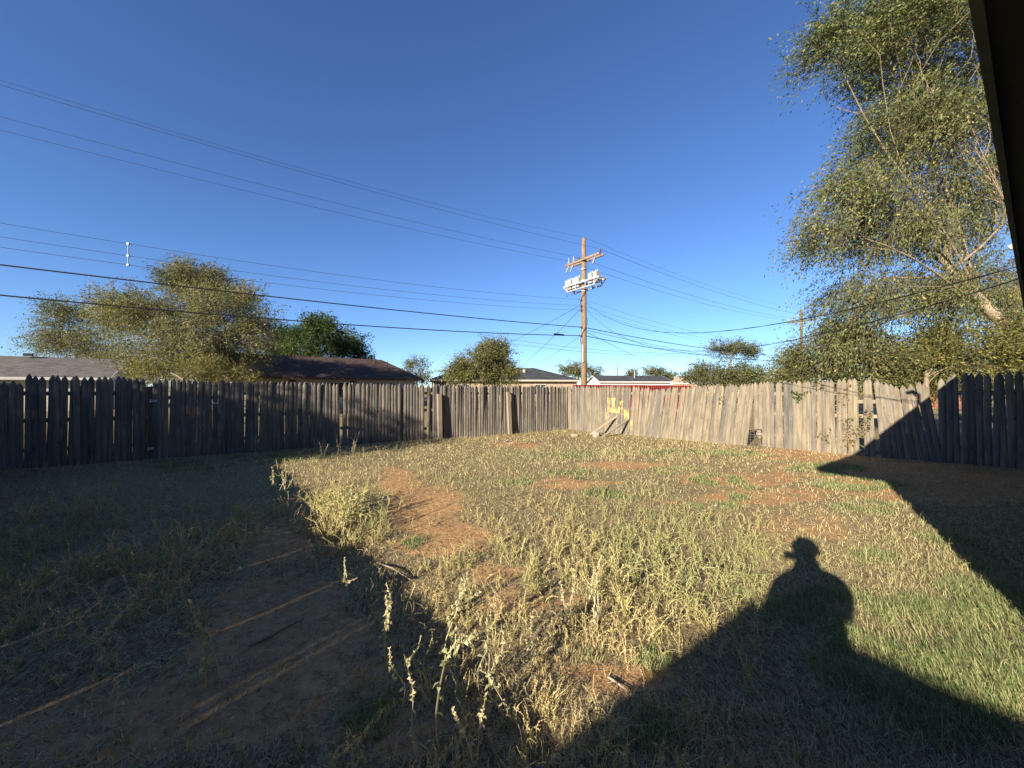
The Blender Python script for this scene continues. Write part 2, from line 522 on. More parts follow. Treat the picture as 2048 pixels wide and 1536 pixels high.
def fence_section(label, line, u0, u1, vtop, mat, tilt=lambda u: 0.0, gaps=(), cut=lambda u: 0.0, spacing=.094, lean=0.0, rails=(.35, .95, 1.5),
                  posts=(), jit=.02, name='picket_fence', group='weathered picket fence panels around the yard', drop=lambda u: 0.0, paint=False, rail_mat='post', yaw_jit=.05):
    a, b = line(u0), line(u1)
    L = np.linalg.norm(b - a); t = (b - a) / L
    nrm = np.array([t[1], -t[0]])
    mid = (a + b) / 2
    if np.dot(nrm, mid) > 0: nrm = -nrm                     # towards the yard
    face = math.atan2(t[1], t[0])
    zc = float(gz(mid[0], mid[1]))
    root = empty(name, (mid[0], mid[1], zc), label, 'fence', group)
    mats = PK[mat] if not paint else PK['paint']
    if paint:
        ax_ = bpy.data.objects.new('paint_origin', None); C.objects.link(ax_)
        ax_.parent = root; ax_.location = (a[0] - mid[0], a[1] - mid[1], 0); ax_.rotation_euler = (0, 0, face)
        pm = wood('picket_painted', (.062, .056, .045), (.172, .154, .122), (.256, .231, .187), ax_)
        for me in mats: me.materials.append(pm)
    n = int(L / spacing)
    for k in range(n + 1):
        s = k * L / n + random.uniform(-.004, .004)
        p = a + t * s
        u = 1024 + F * p[0] / p[1]
        if any(g0 < u < g1 for g0, g1 in gaps): continue
        zb = float(gz(p[0], p[1])) - .02 + cut(u) - drop(u)
        zt = CAM_H + p[1] * (HZ - interp(vtop, u)) / F + random.uniform(-jit, jit)
        o = bpy.data.objects.new('picket', random.choice(mats)); C.objects.link(o)
        o.parent = root
        o.location = (p[0] - mid[0] + nrm[0] * (.012 + random.uniform(0, .008)), p[1] - mid[1] + nrm[1] * (.012 + random.uniform(0, .008)), zb - zc)
        tl = tilt(u) + random.gauss(0, R(.5))
        o.rotation_euler = (random.gauss(lean, R(.5)), tl, face + random.gauss(0, yaw_jit))
        o.scale = (1, 1, (zt - zb) / 1.8 / max(.5, math.cos(tl)))
    tm = tilt((u0 + u1) / 2)
    for h in rails:
        off = t * (h * math.tan(tm))
        za = float(gz(*a)) + h - drop(u0); zb_ = float(gz(*b)) + h - drop(u1)
        q = -nrm * .03
        board('rail', (a[0] + q[0] + off[0], a[1] + q[1] + off[1], za), (b[0] + q[0] + off[0], b[1] + q[1] + off[1], zb_), .085, .036, M[rail_mat], root, (*nrm, 0))
    for pu in posts:
        p = line(pu) - nrm * .10
        z0 = float(gz(*p))
        board('post', (p[0], p[1], z0 - .02), (p[0], p[1], z0 + 1.66), .09, .09, M[rail_mat], root, (*nrm, 0))
    return root, nrm, t


# back fence, from beyond the frame's side to the corner
fence_section('grey picket fence panel in deep shade below the long grey shingled roof', back_line, -70, 296,
              [(-70, 757), (48, 764), (50, 765), (56, 747), (66, 750), (150, 752), (240, 753), (296, 757)], 'picket_grey', posts=(10, 160, 290), gaps=((292, 300),))
gate, gn, gt = fence_section('shaded grey picket gate with metal hinge and latch', back_line, 309, 440,
              [(309, 756), (420, 759), (428, 770), (432, 759), (440, 760)], 'picket_grey', name='fence_gate', group=None, rails=(.3, 1.4), posts=(303, 443), tilt=lambda u: R(.6))
gate['category'] = 'gate'
for nm, (u, v, w, h) in (('hinge', (309, 802, .11, .05)), ('hinge', (304, 897, .09, .05)), ('latch', (433, 806, .10, .035))):
    q = back_line(u) + gn * .045
    z = CAM_H + q[1] * (HZ - v) / F
    mb = MB().box((0, 0, 0), (w, .012, h)).tube([(-w / 2, -.012, -h * .8), (-w / 2, -.012, h * .8)], .012, 6)
    o = mb.build(nm, M['galv'], gate, loc=(q[0] - gate.location.x, q[1] - gate.location.y, z - gate.location.z))
    o.rotation_euler = (0, 0, math.atan2(gt[1], gt[0]))
fence_section('long shaded grey picket fence panel between the gate and two loose boards', back_line, 447, 676,
              [(447, 760), (560, 763), (676, 767)], 'picket_grey', posts=(447, 560))
fence_section('pair of loose grey pickets with gaps on both sides of them', back_line, 681, 700,
              [(681, 766), (686, 765), (700, 766)], 'picket_grey', gaps=((676, 685.5),), posts=(690,), rails=(.5, .98, 1.42))
fence_section('half-shaded grey picket fence panel with two missing pickets', back_line, 706, 868,
              [(706, 766), (868, 770)], 'picket_grey', gaps=((802, 809), (846, 852), (862, 868)), posts=(806, 865))
sec, bn, bt = fence_section('sunlit grey picket fence panel between two leaning square posts', back_line, 872, 1014,
              [(872, 769), (1014, 771)], 'picket_grey', posts=())
for (u, vt, vb, lx) in ((877, 788, 880, -.5), (1016, 784, 866, -1.8)):
    q = back_line(u) + bn * .14
    z0 = float(gz(*q)) - .02
    zt = CAM_H + q[1] * (HZ - vt) / F
    tp = q + bt * math.tan(R(lx)) * (zt - z0) - bn * .05
    board('square_post', (q[0], q[1], z0), (tp[0], tp[1], zt), .13, .10, M['post'], sec, (*bn, 0))
fence_section('sunlit grey picket fence panel ending at the far corner', back_line, 1020, 1136,
              [(1020, 770), (1136, 772)], 'picket_grey', posts=(1130,))

# right-hand fence, from the far corner towards the camera
fence_section('tan picket fence panel at the far corner behind the utility pole', right_line, 1138, 1206,
              [(1138, 771), (1206, 773)], 'picket_tan', posts=(1142,))
yel, yn, yt = fence_section('tan picket fence panel splashed with yellow spray paint', right_line, 1211, 1286,
              [(1211, 771), (1286, 774)], 'picket_tan', tilt=lambda u: R(np.interp(u, [1211, 1250, 1286], [0, 2.5, 7])), paint=True, posts=(1211,))
fence_section('tan picket fence panel leaning sideways beside the wire mesh', right_line, 1289, 1489,
              [(1289, 779), (1330, 774), (1420, 770), (1489, 766)], 'picket_tan', tilt=lambda u: R(np.interp(u, [1289, 1340, 1489], [9.5, 7.5, 6.5])),
              drop=lambda u: float(np.interp(u, [1289, 1440, 1489], [0, 0, .05])))
fence_section('upright tan picket fence panel with vine leaves hanging over its points', right_line, 1512, 1688,
              [(1512, 763), (1600, 761), (1688, 758)], 'picket_tan', cut=lambda u: .52 if u < 1526 else 0.0, posts=(1516, 1684), jit=.02)
fence_section('broken picket fence panel with tilted boards and gaps, half in shadow', right_line, 1702, 1880,
              [(1702, 759), (1725, 757), (1790, 762), (1830, 772), (1850, 776), (1862, 762), (1880, 771)], 'picket_tan',
              tilt=lambda u: R(np.interp(u, [1702, 1720, 1760, 1800, 1880], [-.5, -1, -3, -6, -8])), gaps=((1718, 1725), (1754, 1764), (1868, 1878)),
              jit=.05, posts=(1700,), rails=(.1, .95, 1.3))
fence_section('tall dark picket fence panel in full shade under the house eave', right_line, 1886, 2075,
              [(1886, 757), (1902, 750), (1915, 747), (2075, 741)], 'picket_tan', spacing=.098, posts=(1890, 2040), jit=.02)

# side fence along the lot line outside the picture (its shadow lies over the near weeds)
side = MB()
sp = []
s = -1.55
k = 0
while s < 11.35:
    w = .088
    p = dn(-4.05, s)
    h = 1.95 - .035 * max(s, 0) + random.uniform(-.02, .02)
    rot = math.atan2(N[1], N[0])
    z0 = float(gz(*p))
    side.box((p[0], p[1], z0 + h / 2), (w, .018, h), rot)
    gap = .0035
    if -.6 < s < 4.2 and random.random() < .34: gap = random.uniform(.005, .0125)
    s += w + gap
fo = empty('side_fence', (*dn(-4.05, 5), 0), 'long grey picket fence along the shaded side of the yard', 'fence')
so = side.build('picket_row', M['picket_grey'], fo, loc=tuple(-Vector(fo.location)))
so['kind'] = 'stuff'
for h in (.4, 1.4):
    board('rail', (*(dn(-4.09, -1.5)), h), (*(dn(-4.09, 11.3)), h), .085, .036, M['post'], fo, (*D, 0))

# ------------------------------------------------------------------ buildings
def house(name, label, cx, cy, yaw, L, W, ez, rz, hip, oh, wall, roof, trim, soffit=None, group=None):
    """ridge along local x; hip = inset of the ridge ends (0 gives gables)"""
    root = empty(name, (cx, cy, -.15), label, 'house', group)
    root.rotation_euler = (0, 0, yaw)
    l, w = L / 2, W / 2
    mb = MB().box((0, 0, ez / 2 - .3), (L, W, ez + .6))
    mb.build('wall', wall, root)
    X, Y = l + oh, w + oh
    rx = X - hip
    zt = ez + .16
    V = [(-X, -Y, zt), (X, -Y, zt), (X, Y, zt), (-X, Y, zt), (-rx, 0, rz), (rx, 0, rz), (-X, -Y, zt - .06), (X, -Y, zt - .06), (X, Y, zt - .06), (-X, Y, zt - .06)]
    Q = [(0, 1, 5, 4), (2, 3, 4, 5), (9, 8, 7, 6), (0, 6, 7, 1), (1, 7, 8, 2), (2, 8, 9, 3), (3, 9, 6, 0)]
    T = [(1, 2, 5), (3, 0, 4)]
    if hip:
        r = MB().add(V, Q, T).build('roof', roof, root)
    else:
        # gable: two slabs
        th = .12
        V = []; Q = []
        for sg in (-1, 1):
            b = len(V)
            V += [(-X, sg * Y, zt), (X, sg * Y, zt), (X, 0, rz), (-X, 0, rz), (-X, sg * Y, zt - th), (X, sg * Y, zt - th), (X, 0, rz - th), (-X, 0, rz - th)]
            Q += [tuple(b + i for i in f) for f in ((0, 1, 2, 3), (7, 6, 5, 4), (0, 4, 5, 1), (1, 5, 6, 2), (3, 2, 6, 7), (0, 3, 7, 4))]
        r = MB().add(V, Q).build('roof', roof, root)
        for sx in (-1, 1):
            slope = (rz - zt) / Y
            zg = zt - .12 + slope * oh
            g = MB().add([(sx * l, -w, ez - .02), (sx * l, w, ez - .02), (sx * l, w, zg), (sx * l, 0, rz - .125), (sx * l, -w, zg)], [(0, 1, 2, 4)], [(4, 2, 3)])
            g.build('gable_wall', wall, root)
            for sy in (-1, 1):
                rb = MB()
                y0, z0, y1, z1 = sy * Y, zt, 0, rz
                x = sx * (X + .012)
                rb.add([(x - .012, y0, z0 + .01), (x - .012, y1, z1 + .01), (x - .012, y1, z1 - .2), (x - .012, y0, z0 - .2),
                        (x + .012, y0, z0 + .01), (x + .012, y1, z1 + .01), (x + .012, y1, z1 - .2), (x + .012, y0, z0 - .2)],
                       [(0, 1, 2, 3), (7, 6, 5, 4), (0, 4, 5, 1), (3, 2, 6, 7), (0, 3, 7, 4), (1, 5, 6, 2)])
                rb.build('rake_board', trim, root)
    fz = zt - .13
    for sg in (-1, 1):
        MB().box((0, sg * (Y + .013), fz), (2 * X + .05, .024, .2)).build('fascia', trim, root)
        if hip: MB().box((sg * (X + .013), 0, fz), (.024, 2 * Y, .2)).build('fascia', trim, root)
    if soffit:
        MB().add([(-X, -Y, zt - .2), (X, -Y, zt - .2), (X, Y, zt - .2), (-X, Y, zt - .2)], [(0, 1, 2, 3)]).build('soffit', soffit, root)
    return root


def window(root, x, y, z, w, h, side, wall_mat):
    f = MB()
    for (cx, cz, sx, sz) in ((0, h / 2, w + .1, .06), (0, -h / 2, w + .1, .06), (-w / 2, 0, .06, h), (w / 2, 0, .06, h), (0, 0, .04, h)):
        f.box((x + cx, y + side * .03, z + cz), (sx, .06, sz))
    fr = f.build('window', M['white'], root)
    MB().box((x, y + side * .012, z), (w, .02, h)).build('pane', M['window'], fr)


def roof_pipe(root, x, y, z0, z1, r=.05, name='vent_pipe', mat='galv'):
    MB().tube([(x, y, z0), (x, y, z1)], r, 8).tube([(x, y, z1 - .06), (x, y, z1 + .02)], r * 1.5, 8).build(name, M[mat], root)


# long grey roof at the far side, gable end on its near corner
h1 = house('house', 'house with long grey shingled roof and pale gable trim behind the shaded fence', -43.7, 25.1, R(35), 24, 9, 2.32, 4.15, 0, .5, M['cream'], M['roof_grey'], M['white'])
for x in (-6, 1, 7): window(h1, x, -4.5, 1.5, 1.6, 1.1, -1, None)
MB().box((7.0, -.35, 4.27), (.45, .3, .22)).build('roof_vent', M['dark_trim'], h1)
# brown roofed house
ex, ey = -18.95, 27.0
cd = np.array([math.cos(R(40)), math.sin(R(40))]); cn = np.array([-cd[1], cd[0]])
LL = 17.0
c2 = np.array([ex, ey]) + cd * (13.5 - LL / 2) + cn * 4.9
h2 = house('house', 'low house with brown hip roof and cream wall under the dark green tree', c2[0], c2[1], R(40), LL - 1.0, 8.8, 2.42, 4.55, 2.2, .5, M['cream'], M['roof_brown'], M['roof_brown'])
for x in (-3.2, 1.0, 5.0): window(h2, x, -4.4, 1.55, 1.9, 1.15, -1, None)
for x in (-2.4, 2.2): MB().box((x, -4.41, 2.22), (.5, .03, .14)).build('wall_vent', M['dark_trim'], h2)
roof_pipe(h2, 5.2, -1.1, 3.8, 4.95, .06, 'vent_pipe', 'dark_trim')
roof_pipe(h2, 5.9, -2.6, 3.2, 4.2, .035, 'vent_pipe', 'dark_trim')
# charcoal hip roof behind the round bush
h3 = house('house', 'house with charcoal hip roof half hidden by the round leafy bush', -1.6, 49.5, R(14), 17.6, 10, 2.5, 4.35, 4.5, .5, M['tan_wall'], M['roof_dark'], M['cream'])
MB().box((2.7, -2.2, 3.8), (.25, .25, .5)).build('roof_vent', M['white'], h3)
for x in (-5.5, -1.5, 4): window(h3, x, -5, 1.5, 1.4, 1.1, -1, None)
# white gable end with long charcoal roof right of the pole
h4 = house('house', 'house with white gable end and long charcoal roof right of the pole', 20.4, 65, R(10), 12.6, 5.2, 2.55, 3.75, 0, .35, M['white'], M['roof_dark'], M['white'])
roof_pipe(h4, .6, -1.2, 3.1, 4.4, .08)
roof_pipe(h4, 1.6, -1.2, 3.1, 4.0, .06, 'vent_pipe', 'dark_trim')
h5 = house('house', 'small tan roofed house with white rake board beside the flat-topped tree', 41.5, 82, R(-35), 9, 8, 2.5, 4.1, 0, .4, M['tan_wall'], M['tan_wall'], M['white'])
h6 = house('house', 'brown roofed house glimpsed between the flat-topped tree and tan fence', 48, 75, R(-40), 9, 8, 2.2, 3.6, 0, .4, M['tan_wall'], M['roof_grey'], M['tan_wall'])
h7 = house('house', 'red brick house glimpsed over the broken fence boards', 36.5, 33.0, R(35), 6, 5, 1.6, 2.3, 0, .35, M['brick'], M['brick'], M['white'])
# the photographer's own house: only its dark green eave shows at the picture's edge
OH = .65
l0, w0 = 13.0, 9.0
cc = dn(1.6 + l0 / 2, .078 - w0 / 2)
h8 = house('house', 'house with dark green eave overhanging the yard beside the camera', cc[0], cc[1], math.atan2(D[1], D[0]), l0 - 2 * OH, w0 - 2 * OH, 2.74, 4.0, 4.0, OH, M['tan_wall'], M['roof_dark'], M['fascia'], M['soffit'])
h8.location.z = 0
sb = MB().box((0, w0 / 2 + .033, 2.84), (l0 + .1, .012, .05)); sb.build('drip_edge', M['dark_trim'], h8)
MB().box((0, w0 / 2 - .12, 2.66), (l0 - .2, .05, .05)).build('soffit_strip', M['fascia'], h8)
# neighbouring roof behind the camera whose shadow reaches the near weeds
cB = dn(-3.84 - 6, -.96 - 4)
h9 = house('house', 'low house behind the camera joining the shaded side fence', cB[0], cB[1], math.atan2(D[1], D[0]), 11, 7, 2.44, 3.6, 3.2, .5, M['cream'], M['roof_brown'], M['white'])
h9.location.z = 0

cN = dn(-19.0, 2.0)  # out-of-view house added to hold low skylight off the shaded fence
h10 = house('house', 'added unseen house beyond the side fence blocking low sky light', cN[0], cN[1], math.atan2(N[1], N[0]), 15, 8.5, 2.5, 4.3, 3.0, .5, M['tan_wall'], M['roof_grey'], M['white'])
h10.location.z = 0

# red corrugated metal fence in the alley
rf = empty('metal_fence', (2.9, 17.6, -.15), 'red ribbed metal fence showing just above the tan pickets', 'fence')
rf.rotation_euler = (0, 0, R(35))
for k in range(11):
    x0 = k * .95
    pts = []
    V = []; Q = []
    xs = np.linspace(0, .945, 21)
    ys = np.where((np.arange(21) % 4) < 2, 0, .03)
    for x, y in zip(xs, ys): V += [(x0 + x, y, 0), (x0 + x, y, 1.85 + .004 * (k % 3))]
    for i in range(20): Q.append((2 * i, 2 * i + 2, 2 * i + 3, 2 * i + 1))
    pm = MB().add(V, Q).build('panel', M['red_metal'], rf)
    so_ = pm.modifiers.new('thickness', 'SOLIDIFY'); so_.thickness = .004
MB().box((5.2, .05, 1.75), (10.4, .04, .06)).build('rail', M['red_metal'], rf)

# ------------------------------------------------------------------ utility poles and wires
PA = np.array([4.29, 22.0])


def v3(p, z): return Vector((p[0], p[1], z))


def utility_pole(label, P, detail):
    root = empty('utility_pole', (P[0], P[1], -.15), label, 'utility pole', None)
    root.rotation_euler = (0, 0, math.atan2(N[1], N[0]))        # local x = along the crossarm (far end +), local y = -D
    H = 10.6
    MB().tube([(0, 0, 0), (0, 0, 4), (0, 0, 8), (0, 0, H)], [.185, .17, .15, .13], 12).build('pole', M['pole'], root, smooth=True)
    for sy in (-1, 1):
        MB().box((0, sy * .185, 9.3), (2.75, .09, .115)).build('crossarm', M['crossarm'], root)
    br = MB()
    for sx in (-1, 1): br.tube([(sx * .75, .235, 9.24), (sx * .1, .2, 8.7)], .017, 5)
    br.build('brace', M['crossarm'], root)
    for x, mt in ((1.28, 'porcelain'), (.85, 'porcelain'), (.45, 'dark_ins'), (-1.25, 'dark_ins')):
        o = MB().tube([(x, 0, 9.36), (x, 0, 9.42)], .03, 8).tube([(x, 0, 9.42), (x, 0, 9.5), (x, 0, 9.54), (x, 0, 9.62)], [.07, .085, .06, .05], 8)
        if mt == 'porcelain': o.tube([(x, 0, 9.6), (x, 0, 9.8)], .04, 8)
        o.build('insulator', M[mt], root)
    MB().tube([(0, 0, H), (0, 0, H + .12)], .04, 8).build('insulator', M['dark_ins'], root)
    if not detail: return root
    for x in (1.0, .62, -1.15):
        MB().tube([(x, .27, 9.16), (x + .1, .42, 8.72)], [.04, .05], 7).tube([(x - .05, .3, 9.2), (x + .22, .3, 9.02)], .025, 6).build('fuse_cutout', M['porcelain'], root)
    # capacitor rack: frame of angle bars with tanks standing in it
    rk = MB()
    for sy in (-.30, .30):
        rk.box((0, sy, 7.95), (2.9, .06, .1)); rk.box((0, sy, 7.6), (2.3, .05, .07))
        for sx in (-1, 1):
            rk.tube([(sx * 1.45, sy, 7.93), (sx * .95, sy, 7.55)], .03, 5)
        for x in (-1.1, -.4, .4, 1.1): rk.box((x, sy, 7.78), (.05, .045, .33))
    for x in (-1.44, -.75, .75, 1.44): rk.box((x, 0, 7.93), (.06, .62, .06))
    rk.build('rack', M['tank'], root)
    for x in (-1.05, -.68, .35, .62, 1.0, 1.25):
        tk = MB().box((x, .06, 8.05), (.27, .34, .6)).build('capacitor_tank', M['tank'], root)
        bs = MB()
        for q in (-.06, .06): bs.tube([(x + q, .06, 8.36), (x + q, .06, 8.44), (x + q, .06, 8.5)], [.035, .03, .018], 7)
        bs.build('bushing', M['porcelain'], tk)
    jm = MB()
    for x in (-1.05, -.68, .35, .62, 1.0):
        t = np.linspace(0, 1, 8)
        jm.tube(np.stack([x + (.2) * t, .3 + 0 * t, 7.6 - .32 * np.sin(math.pi * t)], -1), .012, 4, False)
    jm.build('jumper_wire', M['black'], root)
    for z in (8.72, 8.05, 7.45): MB().tube([(0, 0, z), (0, 0, z + .07)], .178, 12).build('pole_band', M['galv'], root)
    for z in (6.93, 6.57, 6.30, 5.29, 4.79):
        MB().tube([(0, .12, z), (0, .34, z)], .03, 6).tube([(0, .26, z - .05), (0, .26, z + .05)], .07, 8).build('bracket', M['dark_ins'], root)
    MB().tube([(-.1, .19, 3.2), (-.1, .19, 4.25)], .055, 8).build('riser_conduit', M['tank'], root)
    t = np.linspace(0, 1, 30)
    MB().tube(np.stack([.21 * np.cos(9 * t), .21 * np.sin(9 * t), 4.3 + 3.1 * t], -1), .014, 5, False).build('riser_cable', M['black'], root)
    return root


PB, PZ = PA + D * 35.3, PA - D * 38.0
utility_pole('wooden utility pole with crossarm and white capacitor rack beyond the fence corner', PA, True)
utility_pole('far wooden utility pole mostly hidden in the tall elm', PB, False)
utility_pole('wooden utility pole beyond the shaded side of the yard', PZ, False)


def wire(label, a, b, sag, r, mat, name='overhead_wire', group='overhead wires on the utility poles', seg=28, twist=False):
    a, b = np.asarray(a, float), np.asarray(b, float)
    t = np.linspace(0, 1, seg)
    P = a + (b - a) * t[:, None]
    P[:, 2] -= 4 * sag * t * (1 - t)
    base = Vector(P[0])
    mb = MB()
    if twist:
        t = np.linspace(0, 1, 160)
        Q = a + (b - a) * t[:, None]; Q[:, 2] -= 4 * sag * t * (1 - t)
        L = np.linalg.norm(b - a)
        for ph in (0, math.pi):
            W = Q.copy(); W[:, 2] += r * 1.1 * np.sin(t * L * 4 + ph); W[:, 0] += r * 1.1 * np.cos(t * L * 4 + ph)
            mb.tube(W - np.array(base), r, 4, False)
    else:
        mb.tube(P - np.array(base), r, 5, False)
    return tag(mb.build(name, M[mat], None, loc=base), label, 'wire', group)


prim = [(1.28, 'far', 'lowest'), (.45, 'middle', 'middle'), (-1.25, 'near', 'highest')]
for off, nm, lv in prim:
    wire(f'{lv} of three thin power lines rising from the crossarm across the open sky', [*(PA + N * off), 9.47], [*(PZ + N * off), 9.47], .62, .006, 'wire')
    wire(f'thin power line from the {nm} crossarm insulator towards the tall elm', [*(PA + N * off), 9.47], [*(PB + N * off), 9.47], .55, .009, 'wire')
wire('faint topmost line from the pole tip across the open sky', [*PA, 10.55], [*PZ, 10.55], .95, .005, 'wire')
wire('faint topmost line from the pole tip towards the tall elm', [*PA, 10.55], [*PB, 10.55], .6, .006, 'wire')
for z, nm in ((6.78, 'upper'), (6.42, 'middle'), (6.15, 'lower')):
    wire(f'{nm} of three thin lines joined by the white spacer', [*(PA - D * .3), z], [*(PZ + D * .3), z], .92, .0065, 'wire')
    wire(f'{nm} of three thin low lines running right of the pole', [*(PA + D * .3), z], [*(PB - D * .3), z], .9, .006, 'wire')
for z, sg, nm in ((5.14, .36, 'upper'), (4.64, .66, 'lower')):
    wire(f'{nm} thick black cable sweeping across the left-hand sky', [*(PA - D * .25), z], [*(PZ + D * .25), z], sg, .021, 'black')
    wire(f'{nm} thick black cable running from the pole to the tall elm', [*(PA + D * .25), z], [*(PB - D * .25), z], .42 if nm == 'upper' else .5, .022, 'black')
MB().box((0, 0, 0), (.7, .09, .09), 0).build('cable_splice', M['black'], None, loc=(*(PA - D * 2.0), 4.56)).rotation_euler = (0, 0, math.atan2(D[1], D[0]))
tag(bpy.data.objects['cable_splice'], 'short black splice case on the lower thick cable by the pole', 'splice case')
mast = (5.95, 4.30, 2.98)
wire('twisted black service line from the pole to the house eave, upper one', [*(PA + D * .2), 6.65], (mast[0], mast[1], mast[2] + .04), 1.25, .0048, 'black', twist=True)
wire('twisted black service line from the pole to the house eave, lower one', [*(PA + D * .2), 6.25], (mast[0] + .3, mast[1] + .21, mast[2] - .04), 1.6, .0045, 'black', twist=True)
wire('thin line dropping from the pole to the charcoal hip roof', [*(PA - D * .2), 6.3], tuple(px_at(1040, 733, 46)), .2, .012, 'black')
wire('thin line dropping from the pole to the brown roofed house', [*(PA - D * .2), 6.5], tuple(px_at(832, 752, 38)), .6, .011, 'black')
wire('thin line dropping from the pole past the round leafy bush', [*(PA - D * .2), 4.7], tuple(px_at(1060, 738, 44)), .1, .009, 'wire')
wire('low slack thin line crossing behind the pole above the charcoal roofs', tuple(px_at(955, 668, 30)), tuple(px_at(1480, 700, 46)), .9, .011, 'wire')
wire('lower slack thin line crossing behind the pole above the white gable', tuple(px_at(975, 680, 30)), tuple(px_at(1600, 690, 40)), 1.2, .011, 'wire')
wire('thin line from the pole to the flat-topped tree', [*(PA + D * .2), 5.0], tuple(px_at(1600, 716, 60)), .9, .012, 'wire')
wire('thin low line from the pole towards the tan roofed house', [*(PA + D * .2), 4.9], tuple(px_at(1390, 752, 70)), .6, .012, 'wire')
wire('level thin line passing in front of the flat-topped tree', tuple(px_at(1290, 705, 50)), tuple(px_at(1720, 706, 50)), .3, .012, 'wire')

spb = Vector((*(PA - D * 19.2), 5.55))
t_ = 19.2 / 38.0
spc = empty('line_spacer', spb, 'white vertical spacer clipped to three thin lines above the trees', 'spacer')
zz = [z - 4 * .92 * t_ * (1 - t_) - spb.z for z in (6.78, 6.42, 6.15)]
MB().tube([(0, 0, zz[2] - .03), (0, 0, zz[0] + .03)], .016, 8).build('spacer_bar', M['tank'], spc)
for z in zz: MB().box((0, 0, z), (.07, .05, .045)).build('clamp', M['porcelain'], spc)

for (u, vt, y, lab) in ((1235, 731, 120, 'tiny far utility pole above the charcoal roof right of the pole'), (1378, 722, 100, 'tiny far utility pole left of the flat-topped tree')):
    p = px_at(u, vt, y)
    r_ = empty('utility_pole', (p.x, p.y, -.2), lab, 'utility pole')
    MB().tube([(0, 0, 0), (0, 0, p.z + .2)], [.17, .12], 8).build('pole', M['crossarm'], r_)
    MB().box((0, 0, p.z - .9), (2.6, .1, .14), .3).build('crossarm', M['crossarm'], r_)
p = px_at(1548, 745, 70)
sl = empty('street_lamp', (p.x, p.y, -.2), 'tall grey street lamp with curved arm left of the tall elm', 'street lamp')
MB().tube([(0, 0, 0), (0, 0, p.z + .2)], [.11, .07], 8).build('lamp_post', M['galv'], sl)
t = np.linspace(0, 1, 8)
MB().tube(np.stack([2.2 * t, 0 * t, p.z + .2 + .9 * np.sin(t * 1.5)], -1), .05, 6).build('lamp_arm', M['galv'], sl)
MB().tube([(2.1, 0, p.z + 1.1), (2.75, 0, p.z + 1.12)], [.09, .14], 8).build('lamp_head', M['galv'], sl)
p = px_at(1545, 757, 110)
sh = empty('shop_building', (p.x, p.y, -.2), 'far low building with teal roof band right of the flat-topped tree', 'building')
MB().box((0, 0, 1.6), (9, 6, 3.2)).build('wall', M['white'], sh)
MB().box((0, 0, 3.7), (9.4, 6.4, .9)).build('roof_band', plain('teal_band', (.02, .30, .25), .5, 0, .1, 2), sh)

# service mast and satellite dish on the house
ms = empty('service_mast', (mast[0] + .05, mast[1] - .1, 2.88), 'grey service mast on the house eave where the twisted lines end', 'mast')
MB().tube([(0, 0, -.02), (0, 0, .35)], .03, 8).tube([(0, 0, .33), (-.06, .08, .42), (-.12, .16, .36)], [.04, .05, .035], 8).build('mast_pipe', M['galv'], ms)
db = dn(9.75, -.12)
ds = empty('satellite_dish', (db[0], db[1], 2.95), 'grey satellite dish on a mast above the dark eave', 'satellite dish')
dishm = MB()
V = [(0, 0, 0)]; Q = []; T = []
for r_ in range(1, 5):
    for a_ in range(20):
        th = a_ * math.pi / 10
        rr = r_ / 4
        V.append((.30 * rr * math.cos(th), .10 * rr * rr, .34 * rr * math.sin(th)))
for a_ in range(20): T.append((0, 1 + a_, 1 + (a_ + 1) % 20))
for r_ in range(3):
    for a_ in range(20):
        i0 = 1 + r_ * 20 + a_; i1 = 1 + r_ * 20 + (a_ + 1) % 20
        Q.append((i0, i0 + 20, i1 + 20, i1))
Mx = Matrix.Rotation(R(150), 3, 'Z') @ Matrix.Rotation(R(35), 3, 'X')
dishm.add(np.array(V) @ np.array(Mx).T + np.array([0, 0, .62]), Q, T)
do = dishm.build('reflector', M['dish'], ds, smooth=True)
do.modifiers.new('thickness', 'SOLIDIFY').thickness = .012
MB().tube([(0, 0, -.05), (0, 0, .6)], .028, 8).build('mast_pipe', M['dish'], ds)
arm0 = Mx @ Vector((0, .05, -.3)); arm1 = Mx @ Vector((0, .5, -.1))
MB().tube([arm0 + Vector((0, 0, .62)), arm1 + Vector((0, 0, .62))], .018, 6).build('feed_arm', M['dish'], ds)
MB().tube([arm1 + Vector((0, 0, .62)), arm1 + Mx @ Vector((0, -.12, .02)) + Vector((0, 0, .62))], .04, 8).build('feed_horn', M['dish'], ds)

# ------------------------------------------------------------------ trees
def leaves_np(P, Dirs, size, cols, aspect=.42):
    """diamond leaves at P pointing along Dirs"""
    n = len(P)
    Dirs = Dirs / (np.linalg.norm(Dirs, axis=1, keepdims=True) + 1e-9)
    rv = rng.normal(size=(n, 3))
    S = np.cross(Dirs, rv); S /= (np.linalg.norm(S, axis=1, keepdims=True) + 1e-9)
    sz = size[:, None]
    a = P; b = P + Dirs * sz * .5 + S * sz * aspect * .5; c = P + Dirs * sz; d = P + Dirs * sz * .5 - S * sz * aspect * .5
    V = np.stack([a, b, c, d], 1).reshape(-1, 3)
    Fq = np.arange(n * 4).reshape(n, 4)
    return V, Fq, np.repeat(cols, 4, 0)


def limb_path(a, b, bend, k=9):
    a, b = np.asarray(a, float), np.asarray(b, float)
    t = np.linspace(0, 1, k)[:, None]
    L = np.linalg.norm(b - a)
    mid = rng.normal(size=3) * bend * L
    mid2 = rng.normal(size=3) * bend * .4 * L
    return a + (b - a) * t + np.sin(math.pi * t) * mid + np.sin(2 * math.pi * t) * mid2


